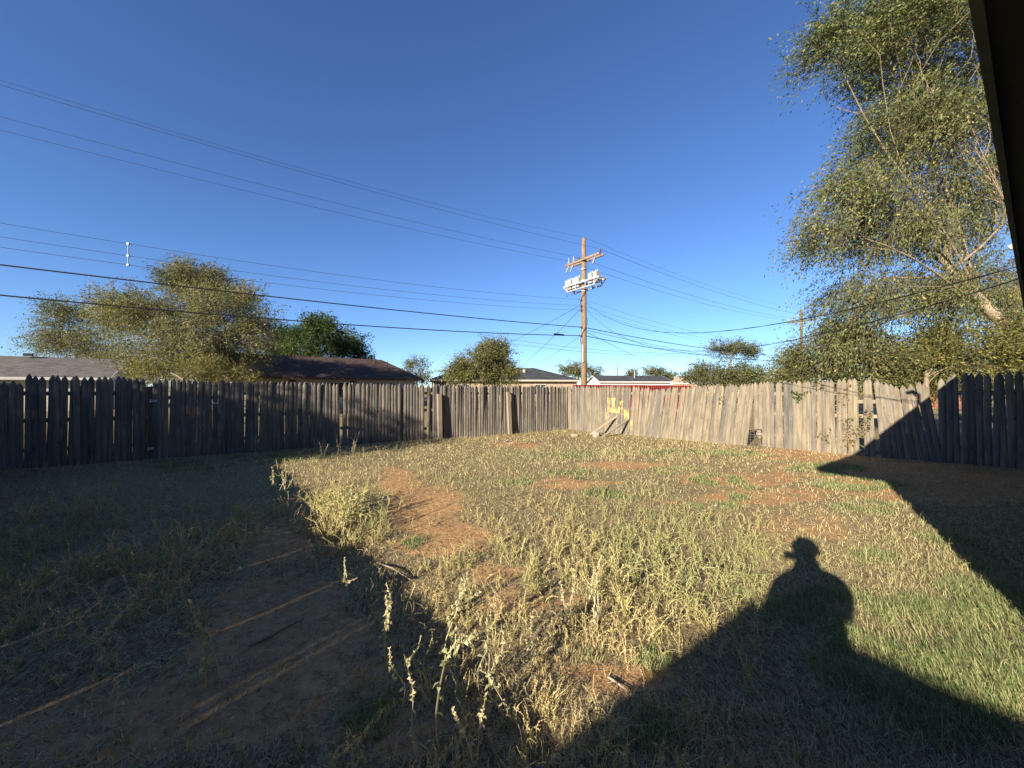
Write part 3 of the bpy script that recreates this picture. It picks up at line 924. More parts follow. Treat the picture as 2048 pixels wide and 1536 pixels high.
def tree(name, label, base, trunk_top, trunk_r, lobes, n_clump, twigs, leaves, leaf, cols, droop=.3, bias=(0, 0, 0), bark='bark', group=None, twig_len=.9, trunk_pts=None, twig_r=.006, cat='tree', spread=.55, limb_n=1.0, align=.55, bend=.10, aspect=.42):
    base = np.asarray(base, float); trunk_top = np.asarray(trunk_top, float)
    root = empty(name, tuple(base), label, cat, group)
    tb = MB(); lb = MB()
    tp = np.asarray(trunk_pts, float) if trunk_pts is not None else limb_path(base, trunk_top, .05)
    tb.tube(tp - base, np.linspace(trunk_r, trunk_r * (.3 if trunk_pts is not None else .5), len(tp)), 9)
    centers = []
    vol = np.array([l[3] * l[4] * l[5] for l in lobes]) ** (2 / 3)
    lobes = [(*l[:3], *[max(.6 * q_, q_ - .3 * twig_len) for q_ in l[3:6]]) for l in lobes]
    for l, q in zip(lobes, vol / vol.sum()):
        k = max(3, int(round(n_clump * q)))
        d = rng.normal(size=(k, 3)); d /= np.linalg.norm(d, axis=1, keepdims=True)
        r = rng.random(k) ** .42
        c = np.array(l[:3]) + d * r[:, None] * np.array(l[3:6])
        centers.append(c)
        lc = np.array(l[:3])
        s = tp[int(len(tp) * .55) + rng.integers(0, max(1, int(len(tp) * .4)))]
        lp = limb_path(s, lc, bend)
        lb.tube(lp - base, np.linspace(trunk_r * .18, trunk_r * .06, len(lp)), 6, False)
        for m in range(int(k * .5 * limb_n)):
            q2 = lp[rng.integers(3, len(lp))]
            bp = limb_path(q2, c[m], .12, 6)
            lb.tube(bp - base, np.linspace(trunk_r * .06, trunk_r * .02, 6), 4, False)
    tb.build('trunk', M[bark], root, smooth=True)
    lb.build('limbs', M['bark'], root, smooth=True)['kind'] = 'stuff'
    cen = np.vstack(centers)
    allc = np.array(trunk_top) * .0 + cen.mean(0)
    nC = len(cen)
    # twigs
    ci = np.repeat(np.arange(nC), twigs)
    nT = len(ci)
    out = cen[ci] - allc; out /= (np.linalg.norm(out, axis=1, keepdims=True) + 1e-6)
    dirs = rng.normal(size=(nT, 3)); dirs /= np.linalg.norm(dirs, axis=1, keepdims=True)
    cd_ = rng.normal(size=(nC, 3)) * .6 + (cen - allc) / (np.linalg.norm(cen - allc, axis=1, keepdims=True) + 1e-6) * .8 + np.array(bias)
    cd_ /= np.linalg.norm(cd_, axis=1, keepdims=True)
    dirs = dirs * (1 - align) * 1.2 + cd_[ci] * align * 1.6 + np.array(bias) * .4
    dirs /= np.linalg.norm(dirs, axis=1, keepdims=True)
    start = cen[ci] + rng.normal(size=(nT, 3)) * spread * twig_len * .5
    Lw = twig_len * rng.uniform(.55, 1.25, nT)
    kk = leaves
    t = np.linspace(.08, 1, kk)
    P = start[:, None] + dirs[:, None] * (Lw[:, None] * t)[:, :, None]
    P[:, :, 2] -= droop * Lw[:, None] * t ** 2
    tang = dirs[:, None] + np.zeros((1, kk, 1)); tang = np.repeat(dirs[:, None], kk, 1).copy()
    tang[:, :, 2] -= 2 * droop * t
    ld = tang + rng.normal(size=(nT, kk, 3)) * .75
    ld[:, :, 2] -= .25
    c0 = np.array(cols[0]); c1 = np.array(cols[1])
    cw = np.clip(rng.normal(.5, .3, nC)[ci][:, None] + rng.normal(0, .18, (nT, kk)), 0, 1)
    colr = c0 + (c1 - c0) * cw[:, :, None]
    if len(cols) > 2:
        odd = rng.random((nT, kk)) < cols[3]
        colr[odd] = np.array(cols[2])
    colr = colr * rng.uniform(.86, 1.14, (nT, kk, 1))
    V, Fq, CC = leaves_np((P + rng.normal(size=P.shape) * leaf * .5).reshape(-1, 3), ld.reshape(-1, 3), leaf * rng.uniform(.6, 1.3, nT * kk), colr.reshape(-1, 3), aspect)
    # twig ribbons (two crossed strips would be invisible at this size: a 3-sided sliver)
    e = start + dirs * Lw[:, None]; e[:, 2] -= droop * Lw
    mid = start + dirs * Lw[:, None] * .5; mid[:, 2] -= droop * Lw * .25
    sd = np.cross(dirs, np.array([.3, .2, 1.0])); sd /= (np.linalg.norm(sd, axis=1, keepdims=True) + 1e-6)
    u2 = np.cross(sd, dirs)
    w = twig_r
    TV = np.stack([start + sd * w, start - sd * w, start + u2 * w, mid + sd * w * .7, mid - sd * w * .7, mid + u2 * w * .7, e], 1).reshape(-1, 3)
    b = np.arange(nT)[:, None] * 7
    TQ = np.concatenate([b + np.array([[0, 1, 4, 3]]), b + np.array([[1, 2, 5, 4]]), b + np.array([[2, 0, 3, 5]])])
    TT = np.concatenate([b + np.array([[3, 4, 6]]), b + np.array([[4, 5, 6]]), b + np.array([[5, 3, 6]])])
    tc = np.tile(np.array([[.22, .17, .12]]), (len(TV), 1))
    nV = len(V)
    me = mesh_np('crown', np.vstack([V, TV]) - base, [np.vstack([Fq, TQ + nV]), TT + nV], np.vstack([CC, tc]))
    link('crown', me, M['leaf'], root)
    return root


def lobe(u, v, y, ru, rv, ry=None):
    """ellipsoid given by where its centre stands: ru, rv in photo pixels at that distance"""
    p = px_at(u, v, y)
    k = y / F
    return (p.x, p.y, p.z, ru * k, ry if ry else ru * k * .8, rv * k)


OLIVE = [(.060, .078, .024), (.195, .195, .072), (.30, .24, .09), .06]
TAN = [(.085, .095, .04), (.245, .235, .115), (.34, .26, .13), .05]
DEEP = [(.025, .05, .012), (.085, .13, .03), (.16, .19, .06), .04]
ELM = [(.062, .088, .028), (.19, .215, .082), (.34, .29, .11), .07]
SAGE = [(.075, .085, .04), (.20, .20, .095), (.27, .23, .11), .05]

# tall elm behind the right-hand fence
tree('elm_tree', 'tall drooping elm with pale leaning trunk filling the right side', (17.6, 11.6, 0), px_at(1876, 500, 12.5), .23,
     [lobe(1860, 60, 12.5, 174, 110), lobe(1665, 75, 11.5, 72, 48), lobe(1830, 250, 12.2, 119, 110), lobe(1910, 200, 13, 101, 140), lobe(1730, 360, 11.6, 87, 65), lobe(1648, 455, 11.4, 72, 40),
      lobe(1790, 430, 12, 110, 90), lobe(1910, 400, 13, 92, 120), lobe(1730, 580, 12, 87, 60), lobe(1860, 570, 12.8, 110, 60), lobe(2010, 250, 13, 92, 160), lobe(1690, 660, 12.5, 69, 45),
      lobe(2000, 560, 14, 73, 80), lobe(1890, -40, 13, 184, 90)],
     760, 15, 14, .106, ELM, .34, (-.55, -.05, -.30), 'bark_pale', twig_len=1.15, limb_n=.5, spread=.45, align=.6, bend=.09, aspect=.36, trunk_pts=[(17.6, 11.6, 0), (17.2, 11.8, 1.6), tuple(px_at(2060, 695, 12)), tuple(px_at(1960, 600, 12.2)), tuple(px_at(1905, 540, 12.4)), tuple(px_at(1880, 505, 12.5)), tuple(px_at(1872, 460, 12.6))])
# thicket behind the right-hand fence
tree('shrub', 'olive green shrub with bare stems behind the upright fence panel', (*right_line(1640) * 1.28, 0), px_at(1640, 720, 13.0), .09,
     [lobe(1640, 735, 13.2, 80, 55), lobe(1740, 725, 12.8, 75, 65), lobe(1585, 765, 13.4, 40, 30), lobe(1690, 690, 13.0, 50, 40)], 190, 14, 13, .088, OLIVE, .2, (0, 0, .2), cat='shrub', twig_len=.7)
tree('shrub', 'dense yellow-green shrub behind the broken fence boards', (*right_line(1860) * 1.35, 0), px_at(1860, 700, 12.5), .09,
     [lobe(1850, 735, 12.8, 80, 60), lobe(1960, 720, 12.0, 90, 75), lobe(2050, 690, 11.5, 70, 80), lobe(1890, 680, 12.6, 50, 40)], 240, 14, 13, .088, [(.07, .08, .02), (.20, .195, .06), (.33, .28, .06), .08], .2, (0, 0, .15), cat='shrub', twig_len=.7)
# left group
tree('tree', 'large tan-green feathery tree behind the shaded fence', (-15.2, 24, -.15), px_at(360, 640, 24), .26,
     [lobe(300, 640, 24, 95, 65), lobe(420, 620, 24.5, 100, 55), lobe(480, 690, 24, 70, 55), lobe(350, 710, 22.8, 110, 50), lobe(240, 620, 24.5, 60, 55), lobe(400, 680, 22.6, 90, 55), lobe(480, 600, 25, 35, 28), lobe(500, 650, 24.5, 50, 35)],
     420, 15, 15, .125, TAN, .25, (0, 0, .05), twig_len=1.15, spread=.6)
tree('tree', 'dark green tree top rising behind the large tan-green tree', (-26.5, 32, -.15), px_at(390, 590, 32), .22,
     [lobe(385, 555, 31, 60, 28), lobe(430, 580, 31.5, 50, 22), lobe(350, 570, 31, 30, 14)], 110, 16, 13, .15, SAGE, .1, (0, 0, .25), twig_len=1.2)
tree('tree', 'ragged green tree at the far side behind the grey roof', (-43, 38, -.15), px_at(150, 690, 38), .22,
     [lobe(130, 630, 38, 50, 32), lobe(115, 680, 38, 50, 35), lobe(170, 690, 38, 45, 40), lobe(230, 720, 37, 50, 30)], 150, 16, 13, .17, SAGE, .3, (-.2, 0, 0), twig_len=1.5)
tree('tree', 'dark green broad-leaved tree behind the brown roof', (-23.5, 44, -.15), px_at(620, 700, 44), .25,
     [lobe(620, 685, 44, 70, 45), lobe(690, 690, 44, 40, 28), lobe(570, 690, 44, 35, 45), lobe(640, 655, 44, 40, 22), lobe(720, 712, 44, 25, 10)], 240, 15, 13, .23, DEEP, .3, (0, 0, 0), twig_len=1.3)
tree('bush', 'yellow-green bushes under the large tan-green tree', (-12.9, 17.4, -.1), px_at(340, 745, 18.6), .06,
     [lobe(300, 742, 18.8, 50, 24), lobe(390, 742, 19.2, 55, 22), lobe(460, 752, 19.5, 40, 12)], 60, 12, 12, .10, [(.08, .09, .025), (.24, .22, .07), (.3, .25, .1), .1], .1, (0, 0, .2), cat='bush', twig_len=.7)
# middle
tree('tree', 'small round tree beside the brown roof', (-10.0, 40, -.15), px_at(832, 745, 40), .12,
     [lobe(832, 735, 40, 24, 20), lobe(846, 752, 40, 14, 14)], 30, 11, 11, .17, SAGE, .1, (0, 0, .15), twig_len=.8)
tree('bush', 'round leafy bush just beyond the sunlit back fence', (-2.0, 23.5, -.15), px_at(965, 745, 24), .12,
     [lobe(965, 735, 24, 55, 35), lobe(985, 705, 24, 36, 24), lobe(925, 745, 24, 38, 22), lobe(1005, 745, 23.8, 30, 28)], 240, 13, 12, .11, [(.06, .075, .022), (.20, .20, .075), (.30, .26, .1), .06], .1, (0, 0, .3), cat='bush', twig_len=.65)
tree('tree', 'small tree standing behind the utility pole', (12.6, 76, -.15), px_at(1158, 750, 76), .2,
     [lobe(1150, 740, 76, 30, 14), lobe(1180, 745, 76, 16, 10)], 40, 11, 11, .36, SAGE, .1, (0, 0, .1), twig_len=1.4)
tree('tree', 'low far trees above the charcoal roof right of the pole', (34, 92, -.15), px_at(1290, 755, 92), .2,
     [lobe(1310, 747, 92, 26, 10), lobe(1268, 748, 92, 14, 7), lobe(1335, 755, 92, 16, 8)], 45, 11, 11, .42, SAGE, .1, (0, 0, .1), twig_len=1.5, limb_n=1)
tree('tree', 'flat-topped tree with open upper branches left of the tall elm', (22.0, 38, -.15), px_at(1462, 720, 38), .2,
     [lobe(1460, 700, 38, 50, 12), lobe(1500, 705, 38, 28, 10), lobe(1440, 745, 37, 58, 28), lobe(1490, 748, 37, 45, 28), lobe(1395, 755, 36.5, 30, 18)], 190, 12, 11, .17, [(.06, .075, .028), (.17, .175, .07), (.26, .22, .1), .05], .1, (.15, 0, .1), twig_len=1.0)
tree('tree', 'thin pale tree beside the street lamp at the elm edge', (20.5, 27, -.15), px_at(1575, 740, 27), .1,
     [lobe(1575, 725, 27, 24, 22), lobe(1570, 750, 27, 20, 12)], 30, 10, 10, .12, SAGE, .15, (0, 0, .1), twig_len=.8)
# a neighbour's tree out of the picture whose shade lies on the far end of the back fence
pn = dn(-15.5, 6.6)
tree('tree', 'neighbouring tree beyond the side fence shading the far end of the back fence', (pn[0], pn[1], 0), (pn[0], pn[1], 4.5), .25,
     [(*(pn + D * q), z, 2.4, 1.5, 1.1) for q, z in ((-2.5, 4.8), (0, 5.2), (2.0, 5.8), (-1, 6.4), (-3.5, 5.9))], 160, 12, 12, .17, OLIVE, .2, twig_len=.9)

for k, (dd, nn, hh, rr_) in enumerate([(-21, -17, 13, 4.6), (-14, -15.5, 16, 5.2), (-7, -14.5, 17, 5.0), (-.5, -13, 17, 5.0), (6, -14, 18, 5.2), (13, -14.5, 17, 5.0), (20, -13.5, 16, 5)]):  # trees added out of view behind the camera to cut sky fill in the shade
    pt = dn(dd, nn)
    tree('sky_block_tree', ['first', 'second', 'third', 'fourth', 'fifth', 'sixth', 'seventh'][k] + ' of an added row of unseen leafy trees blocking sky light behind the houses', (pt[0], pt[1], 0), (pt[0], pt[1], hh * .5), .25,
         [(pt[0], pt[1], hh * .62, rr_, rr_, hh * .36), (pt[0] + 1, pt[1] - 1, hh * .35, rr_ * .8, rr_ * .8, hh * .2)], 110, 8, 6, .75, OLIVE, .2, twig_len=1.4, group='added row of sky-blocking trees', limb_n=.4, aspect=.6)

# ------------------------------------------------------------------ weeds and grass
def weed_proto(seed, stems, h, spread, spike, dry, hook, NS=8):
    """returns three lists (stem, seed head, leaf) of (V, tris, col)"""
    r = np.random.default_rng(seed)
    out = [[], [], []]
    base_c = np.array([.40, .37, .215]) * (1 - dry) + np.array([.50, .435, .29]) * dry
    green_c = np.array([.265, .29, .135]) * (1 - dry) + np.array([.43, .37, .22]) * dry
    for s in range(stems):
        az = r.uniform(0, 2 * math.pi); ln = r.uniform(.05, spread)
        hh = h * r.uniform(.6, 1.1)
        t = np.linspace(0, 1, NS)
        x = ln * hh * (t ** 1.5); z = hh * t * (1 - .12 * ln)
        if r.random() < hook:
            q = sstep(.62, 1, t); x = x + q * hh * .17; z = z - q * hh * .20 * r.uniform(.5, 1.5)
        w1, w2 = r.normal(0, .015, 2)
        P = np.stack([x * math.cos(az) + w1 * np.sin(t * 6), x * math.sin(az) + w2 * np.sin(t * 7), z], -1)
        P[:, :2] += r.normal(0, .012, 2)
        T = np.gradient(P, axis=0); T /= np.linalg.norm(T, axis=1, keepdims=True) + 1e-9
        up = np.array([.9, .3, .1]); A = np.cross(T, up); A /= np.linalg.norm(A, axis=1, keepdims=True) + 1e-9; B = np.cross(A, T)
        rad = np.linspace(.0035, .0016, NS) * (h / .4) ** .5
        th = np.arange(3) * 2.0944
        V = (P[:, None] + rad[:, None, None] * (np.cos(th)[None, :, None] * A[:, None] + np.sin(th)[None, :, None] * B[:, None])).reshape(-1, 3)
        tr = []
        for i in range(NS - 1):
            for j in range(3):
                a = i * 3 + j; b = i * 3 + (j + 1) % 3
                tr += [(a, b, b + 3), (a, b + 3, a + 3)]
        out[0].append((V, np.array(tr), np.tile(base_c * r.uniform(.8, 1.15), (len(V), 1))))
        # seed head
        n = int(34 * spike)
        ts = r.uniform(.52, 1.0, n) ** .9
        Pi = np.stack([np.interp(ts, t, P[:, k]) for k in range(3)], -1)
        Ti = np.stack([np.interp(ts, t, T[:, k]) for k in range(3)], -1)
        dr = r.normal(size=(n, 3)) + Ti * .8
        dr /= np.linalg.norm(dr, axis=1, keepdims=True)
        sz = r.uniform(.010, .021, n) * (h / .4) ** .4 * (1.25 - .5 * ts)
        sd = np.cross(dr, r.normal(size=(n, 3))); sd /= np.linalg.norm(sd, axis=1, keepdims=True) + 1e-9
        V = np.stack([Pi + sd * sz[:, None] * .35, Pi - sd * sz[:, None] * .35, Pi + dr * sz[:, None]], 1).reshape(-1, 3)
        c = (green_c * .55 + base_c * .55) * r.uniform(.75, 1.3, (n, 1))
        out[1].append((V, np.arange(n * 3).reshape(-1, 3), np.repeat(c, 3, 0)))
        # leaves, hanging and curled
        n = int(9 + 7 * r.random())
        ts = r.uniform(.08, .72, n)
        Pi = np.stack([np.interp(ts, t, P[:, k]) for k in range(3)], -1)
        an = r.uniform(0, 2 * math.pi, n)
        L = r.uniform(.018, .05, n) * (h / .4) ** .5
        o = np.stack([np.cos(an), np.sin(an), r.uniform(-.5, .6, n)], -1)
        m = Pi + o * L[:, None] * .55; e = m + np.stack([np.cos(an) * .45, np.sin(an) * .45, -r.uniform(.2, 1.0, n)], -1) * L[:, None] * .6
        sd = np.stack([-np.sin(an), np.cos(an), r.uniform(-.5, .5, n)], -1) * (L * .17)[:, None]
        V = np.stack([Pi, m + sd, m - sd, e], 1).reshape(-1, 3)
        b = np.arange(n)[:, None] * 4
        tr = np.concatenate([b + np.array([[0, 1, 2]]), b + np.array([[1, 3, 2]])])
        c = green_c * r.uniform(.65, 1.25, (n, 1))
        out[2].append((V, tr, np.repeat(c, 4, 0)))
    return out


def join3(lst):
    V, Fc, Cc, k = [], [], [], 0
    for v, f, c in lst:
        V.append(v); Fc.append(f + k); Cc.append(c); k += len(v)
    return np.vstack(V), np.vstack(Fc), np.vstack(Cc)


PROTO = []
for i in range(26):
    rr = np.random.default_rng(100 + i)
    PROTO.append(weed_proto(500 + i, int(rr.integers(2, 5)), 1.0 * .4, rr.uniform(.35, 1.1), rr.uniform(.45, .8), rr.uniform(0, 1), .72, 5))
PJ = [join3(p[0] + p[1] + p[2]) for p in PROTO]
for i in range(14):
    rr = np.random.default_rng(300 + i)
    p = weed_proto(700 + i, int(rr.integers(2, 4)), .4, rr.uniform(.3, .9), .3, rr.uniform(0, 1), .7, 4)
    PJ.append(join3(p[0] + p[1] + [(v_[:len(v_) // 8 * 4], f_[np.all(f_ < len(v_) // 8 * 4, axis=1)], c_[:len(v_) // 8 * 4]) for v_, f_, c_ in p[2]]))
TALL = [weed_proto(900 + i, int(1 + i % 4), .4, .28, 1.7, .25 + .06 * i, .4) for i in range(12)]


def scatter(n, ymin, ymax, power, wide=1.55, extra=.8):
    """positions on the ground, thinning out with distance"""
    a = 1 - power
    q = rng.random(n)
    y = (ymin ** a + q * (ymax ** a - ymin ** a)) ** (1 / a)
    x = rng.uniform(-1, 1, n) * (wide * y + extra)
    return x, y


def inside(x, y):
    """within the two fences and clear of the houses"""
    ok = (y < 13.88 + .66 * x - .25) & (y < 17.8 - 1.05 * x - .25)
    d = x * D[0] + y * D[1]; n = x * N[0] + y * N[1]
    ok &= d > -3.9
    ok &= ~((d > 1.9) & (n < -.5))
    return ok


def uv_of(x, y):
    return 1024 + F * x / y, HZ + CAM_H * F / y


# individual weeds: the ones that stand out in front
HERO = [(885, 1500, .62, 'tall seeding weed leaning at the bottom edge of the picture'), (805, 1400, .40, 'single upright seed spike standing alone in the near shadow'),
        (910, 1330, .55, 'tall yellow-green seeding weed at the edge of the side shadow'), (980, 1390, .45, 'drooping brown-leaved weed in the near shadow'), (1010, 1460, .42, 'branching weed with pale arched stems near the bottom edge'),
        (1060, 1340, .40, 'forked green weed at the edge of the near roof shadow'), (770, 1320, .42, 'bushy grey-green weed on the shaded soil beside the bare path'), (692, 1215, .36, 'dry weed with lit tip in the side shadow below the bare soil'),
        (830, 1520, .40, 'short pale seed spike at the bottom edge beside the tall weed'), (945, 1525, .36, 'small upright seed spike rising from the bottom edge'),
        (1130, 1270, .42, 'yellow seeding weed casting a long shadow on the sunlit soil'), (1190, 1250, .42, 'pale branching weed in the sunlit field nearest the roof shadow'), (1290, 1180, .40, 'large yellow-green weed in the middle of the sunlit field'),
        (1400, 1170, .34, 'green-tipped weed left of the shadow of the head'), (545, 990, .46, 'pale dry spike at the edge of the side shadow'), (572, 1000, .55, 'tallest pale dry spike at the edge of the side shadow'),
        (640, 1060, .48, 'yellow weed at the near end of the tall sunlit clump'), (690, 1085, .55, 'tall yellow weed in the front of the sunlit clump'), (725, 1040, .48, 'yellow weed beside the bare soil in the sunlit clump'),
        (680, 1020, .48, 'yellow weed at the back of the tall sunlit clump'), (510, 905, .42, 'thin stalk before the shaded fence near the green grass'), (647, 912, .48, 'first of three thin stalks before the shaded fence'),
        (678, 906, .55, 'middle of three thin stalks before the shaded fence'), (708, 905, .55, 'last of three thin stalks before the loose pickets'), (320, 1110, .45, 'tall hooked weed in the deep shade before the dark fence'),
        (205, 1345, .55, 'lone dry stalk on the shaded soil in the near corner'), (415, 1370, .50, 'lone seeding weed standing on the shaded soil path'), (140, 1180, .36, 'short green spike among the shaded weeds'), (230, 1490, .36, 'dry stalk at the bottom edge in the near corner')]
G_SUN = 'tall seeding weeds standing out from the weedy yard'
mesh_cache = {}


def weed_object(k, x, y, h, rz, label, pool, pname):
    key = (pname, k)
    if key not in mesh_cache:
        ms_ = []
        for part, nm in zip(pool[k], ('stem', 'seed_head', 'leaf_cluster')):
            V, Fc, Cc = join3(part)
            me = mesh_np(nm, V, [Fc], Cc); me.materials.append(M['weed']); ms_.append(me)
        mesh_cache[key] = ms_
    root = empty('weed_plant', (x, y, float(gz(x, y)) - .005), label, 'weed', G_SUN)
    root.rotation_euler = (0, 0, rz); s = h / .4
    root.scale = (s, s, s)
    for me, nm in zip(mesh_cache[key], ('stem', 'seed_head', 'leaf_cluster')):
        o = bpy.data.objects.new(nm, me); C.objects.link(o); o.parent = root; o['kind'] = 'stuff'


for i, (u, v, h, lab) in enumerate(HERO):
    x, y = ground_px(u, v)
    weed_object(i % 12, x, y, h, random.uniform(0, 6.28), lab, TALL, 'tall')

# the weedy cover
x, y = scatter(19500, 1.15, 15.5, 1.0 + 1e-6)
u, v = uv_of(x, y)
dz, gzn = zones(x, y)
den = .95 * (1 - .93 * sstep(.25, .6, dz)) * (1 - .75 * sstep(.25, .7, gzn))
den *= .22 + .78 * sstep(.36, .56, .5 * fbm(x, y, .8, 61) + .5 * fbm(x, y, 2.6, 67))
den *= 1 - .8 * sstep(1480, 1640, u) * sstep(800, 900, v)          # short turf on the house side
den += 1.2 * np.exp(-(((u - 675 + (v - 1030) * -.3) / 85) ** 2 + ((v - 1025) / 75) ** 2))
den *= 1 + .7 * sstep(620, 480, u)
ok = inside(x, y) & (rng.random(len(x)) < den)
x, y, u, v = x[ok], y[ok], u[ok], v[ok]
hs = rng.uniform(.07, .235, len(x)) * (.75 + .6 * sstep(.3, .75, fbm(x, y, .7, 71)))
hs *= np.where(y > 7, .82, 1.0)
clump = np.exp(-(((u - 690) / 75) ** 2 + ((v - 1035) / 55) ** 2))
hs = hs * (1 + .9 * clump)
hs *= 1 - .35 * sstep(1300, 1600, u)
hs *= .72 + .28 * sstep(1.6, 3.6, y)
pk = np.where(y < 5.5, rng.integers(0, 26, len(x)), rng.integers(26, len(PJ), len(x)))
VV, FF, CCs, k0 = [], [], [], 0
tint_n = fbm(x, y, .6, 91)
for i in range(len(PJ)):
    sel = np.where(pk == i)[0]
    if not len(sel): continue
    V, Fc, Cc = PJ[i]
    a = rng.uniform(0, 6.283, len(sel)); s = hs[sel] / .4
    ca, sa = np.cos(a) * s, np.sin(a) * s
    W = np.empty((len(sel), len(V), 3), np.float32)
    W[:, :, 0] = V[None, :, 0] * ca[:, None] - V[None, :, 1] * sa[:, None] + x[sel][:, None]
    W[:, :, 1] = V[None, :, 0] * sa[:, None] + V[None, :, 1] * ca[:, None] + y[sel][:, None]
    W[:, :, 2] = V[None, :, 2] * s[:, None] + gz(x[sel], y[sel])[:, None] - .006
    tn = tint_n[sel]
    tint = (np.array([.90, .96, .70])[None] * (1 - sstep(.3, .7, tn))[:, None] + np.array([1.30, 1.15, .95])[None] * sstep(.3, .7, tn)[:, None]) * rng.uniform(.8, 1.15, (len(sel), 1))
    VV.append(W.reshape(-1, 3)); FF.append((Fc[None] + (np.arange(len(sel)) * len(V))[:, None, None]).reshape(-1, 3) + k0)
    CCs.append((Cc[None] * tint[:, None]).reshape(-1, 3)); k0 += len(sel) * len(V)
wm = mesh_np('weeds', np.vstack(VV), [np.vstack(FF)], np.vstack(CCs))
tag(link('weeds', wm, M['weed']), 'dense knee-high cover of dry seeding weeds over the yard', 'weeds', kind='stuff')
print('weed plants', len(x), 'tris', len(wm.polygons))


def blades(x, y, h, lean_dir, lean, width, cols):
    n = len(x)
    z = gz(x, y) - .004
    a = rng.uniform(0, 2 * math.pi, n)
    sd = np.stack([np.cos(a), np.sin(a), 0 * a], -1) * (width * .5)[:, None]
    ld = np.stack([np.cos(lean_dir), np.sin(lean_dir), 0 * a], -1)
    P = np.stack([x, y, z], -1)
    m = P + ld * (h * lean * .35)[:, None]; m[:, 2] += h * .62
    e = P + ld * (h * lean)[:, None]; e[:, 2] += h * (1.0 - .45 * lean)
    V = np.stack([P - sd, P + sd, m - sd * .7, m + sd * .7, e], 1).reshape(-1, 3)
    b = np.arange(n)[:, None] * 5
    return V, b + np.array([[0, 1, 3, 2]]), b + np.array([[2, 3, 4]]), np.repeat(cols, 5, 0)


# turf
x, y = scatter(420000, 1.1, 15.5, 1.15)
dz, gzn = zones(x, y)
u, v = uv_of(x, y)
den = sstep(.12, .6, gzn) + (.07 + .27 * sstep(4, 9, y)) * (1 - .9 * dz) + .22 * sstep(1450, 1700, u) * (1 - dz * .8)
ok = inside(x, y) & (rng.random(len(x)) < den)
x, y, gzn, u, v = x[ok], y[ok], gzn[ok], u[ok], v[ok]
lush = np.exp(-(((u - 1980) / 260) ** 2 + ((v - 1330) / 150) ** 2))
h = rng.uniform(.025, .075, len(x)) * (1 + .9 * lush + .25 * gzn)
gcol = np.array([.13, .195, .06]); dcol = np.array([.47, .395, .22])
w = np.clip(rng.normal(.72, .25, len(x)) * np.clip(gzn * 1.3 + .08 + .75 * lush, 0, 1), 0, 1)
cols = (dcol * (1 - w)[:, None] + gcol * w[:, None]) * rng.uniform(.7, 1.35, (len(x), 1))
ldir = rng.normal(2.4, 1.2, len(x)) * lush + rng.uniform(0, 6.28, len(x)) * (1 - lush)
V, Q, T, CC = blades(x, y, h, ldir, rng.uniform(.2, 1.3, len(x)), np.maximum(.0035, .0011 * y) * rng.uniform(.7, 1.2, len(x)), cols)
gm = mesh_np('grass', V, [Q, T], CC)
tag(link('grass', gm, M['grass']), 'short patchy green and straw coloured grass', 'grass', kind='stuff')
print('blades', len(x))

# dry litter lying on the soil
x, y = scatter(85000, 1.1, 15, 1.2)
x2, y2 = scatter(40000, 1.1, 4.5, 1.5)
x, y = np.concatenate([x, x2]), np.concatenate([y, y2])
dz, gzn = zones(x, y)
ok = inside(x, y) & (rng.random(len(x)) < (.9 - .62 * dz) * (1 - .6 * gzn))
x, y = x[ok], y[ok]; n = len(x)
a = rng.uniform(0, 6.28, n); L = rng.uniform(.012, .075, n) * (.6 + .06 * y); wd = np.maximum(.0015, .0008 * y) * rng.uniform(.6, 1.5, n)
P = np.stack([x, y, gz(x, y) + .004], -1)
dv = np.stack([np.cos(a), np.sin(a), rng.uniform(-.05, .35, n)], -1) * L[:, None]
sv = np.stack([-np.sin(a), np.cos(a), rng.uniform(-.3, .3, n)], -1) * wd[:, None]
V = np.stack([P - sv, P + sv, P + dv + sv * .6, P + dv - sv * .6], 1).reshape(-1, 3)
lc = np.array([[.40, .33, .20], [.30, .22, .13], [.16, .115, .075], [.50, .44, .31]])[rng.integers(0, 4, n)] * rng.uniform(.45, .95, (n, 1))
lm = mesh_np('litter', V, [np.arange(n * 4).reshape(n, 4)], np.repeat(lc, 4, 0))
tag(link('litter', lm, M['litter']), 'dry straw and leaf litter strewn over the soil', 'litter', kind='stuff')

# small stones and clods in the bare soil
x, y = scatter(9000, 1.15, 11, 1.5)
dz, gzn = zones(x, y)
ok = inside(x, y) & (rng.random(len(x)) < .08 + .5 * dz)
x, y = x[ok], y[ok]; n = len(x)
sz = rng.uniform(.003, .011, n) * (1 + 1.2 * (rng.random(n) < .06)) * (.7 + .12 * y)
O = np.array([[1, 0, 0], [0, 1, 0], [-1, 0, 0], [0, -1, 0], [0, 0, 1], [0, 0, -1]], float)
V = O[None] * (sz[:, None, None] * rng.uniform(.6, 1.3, (n, 6, 1))) * np.array([1, 1, .65])
V += np.stack([x, y, gz(x, y) + .001], -1)[:, None]
T = np.array([[0, 1, 4], [1, 2, 4], [2, 3, 4], [3, 0, 4], [1, 0, 5], [2, 1, 5], [3, 2, 5], [0, 3, 5]])
T = (T[None] + (np.arange(n) * 6)[:, None, None]).reshape(-1, 3)
pc = (np.array([[.36, .22, .11], [.30, .20, .12], [.38, .33, .27]])[rng.integers(0, 3, n)] * rng.uniform(.6, 1.2, (n, 1)))
tag(link('pebbles', mesh_np('pebbles', V.reshape(-1, 3), [T], np.repeat(pc, 6, 0)), M['litter']), 'small stones and soil clods on the bare ground', 'pebbles', kind='stuff')

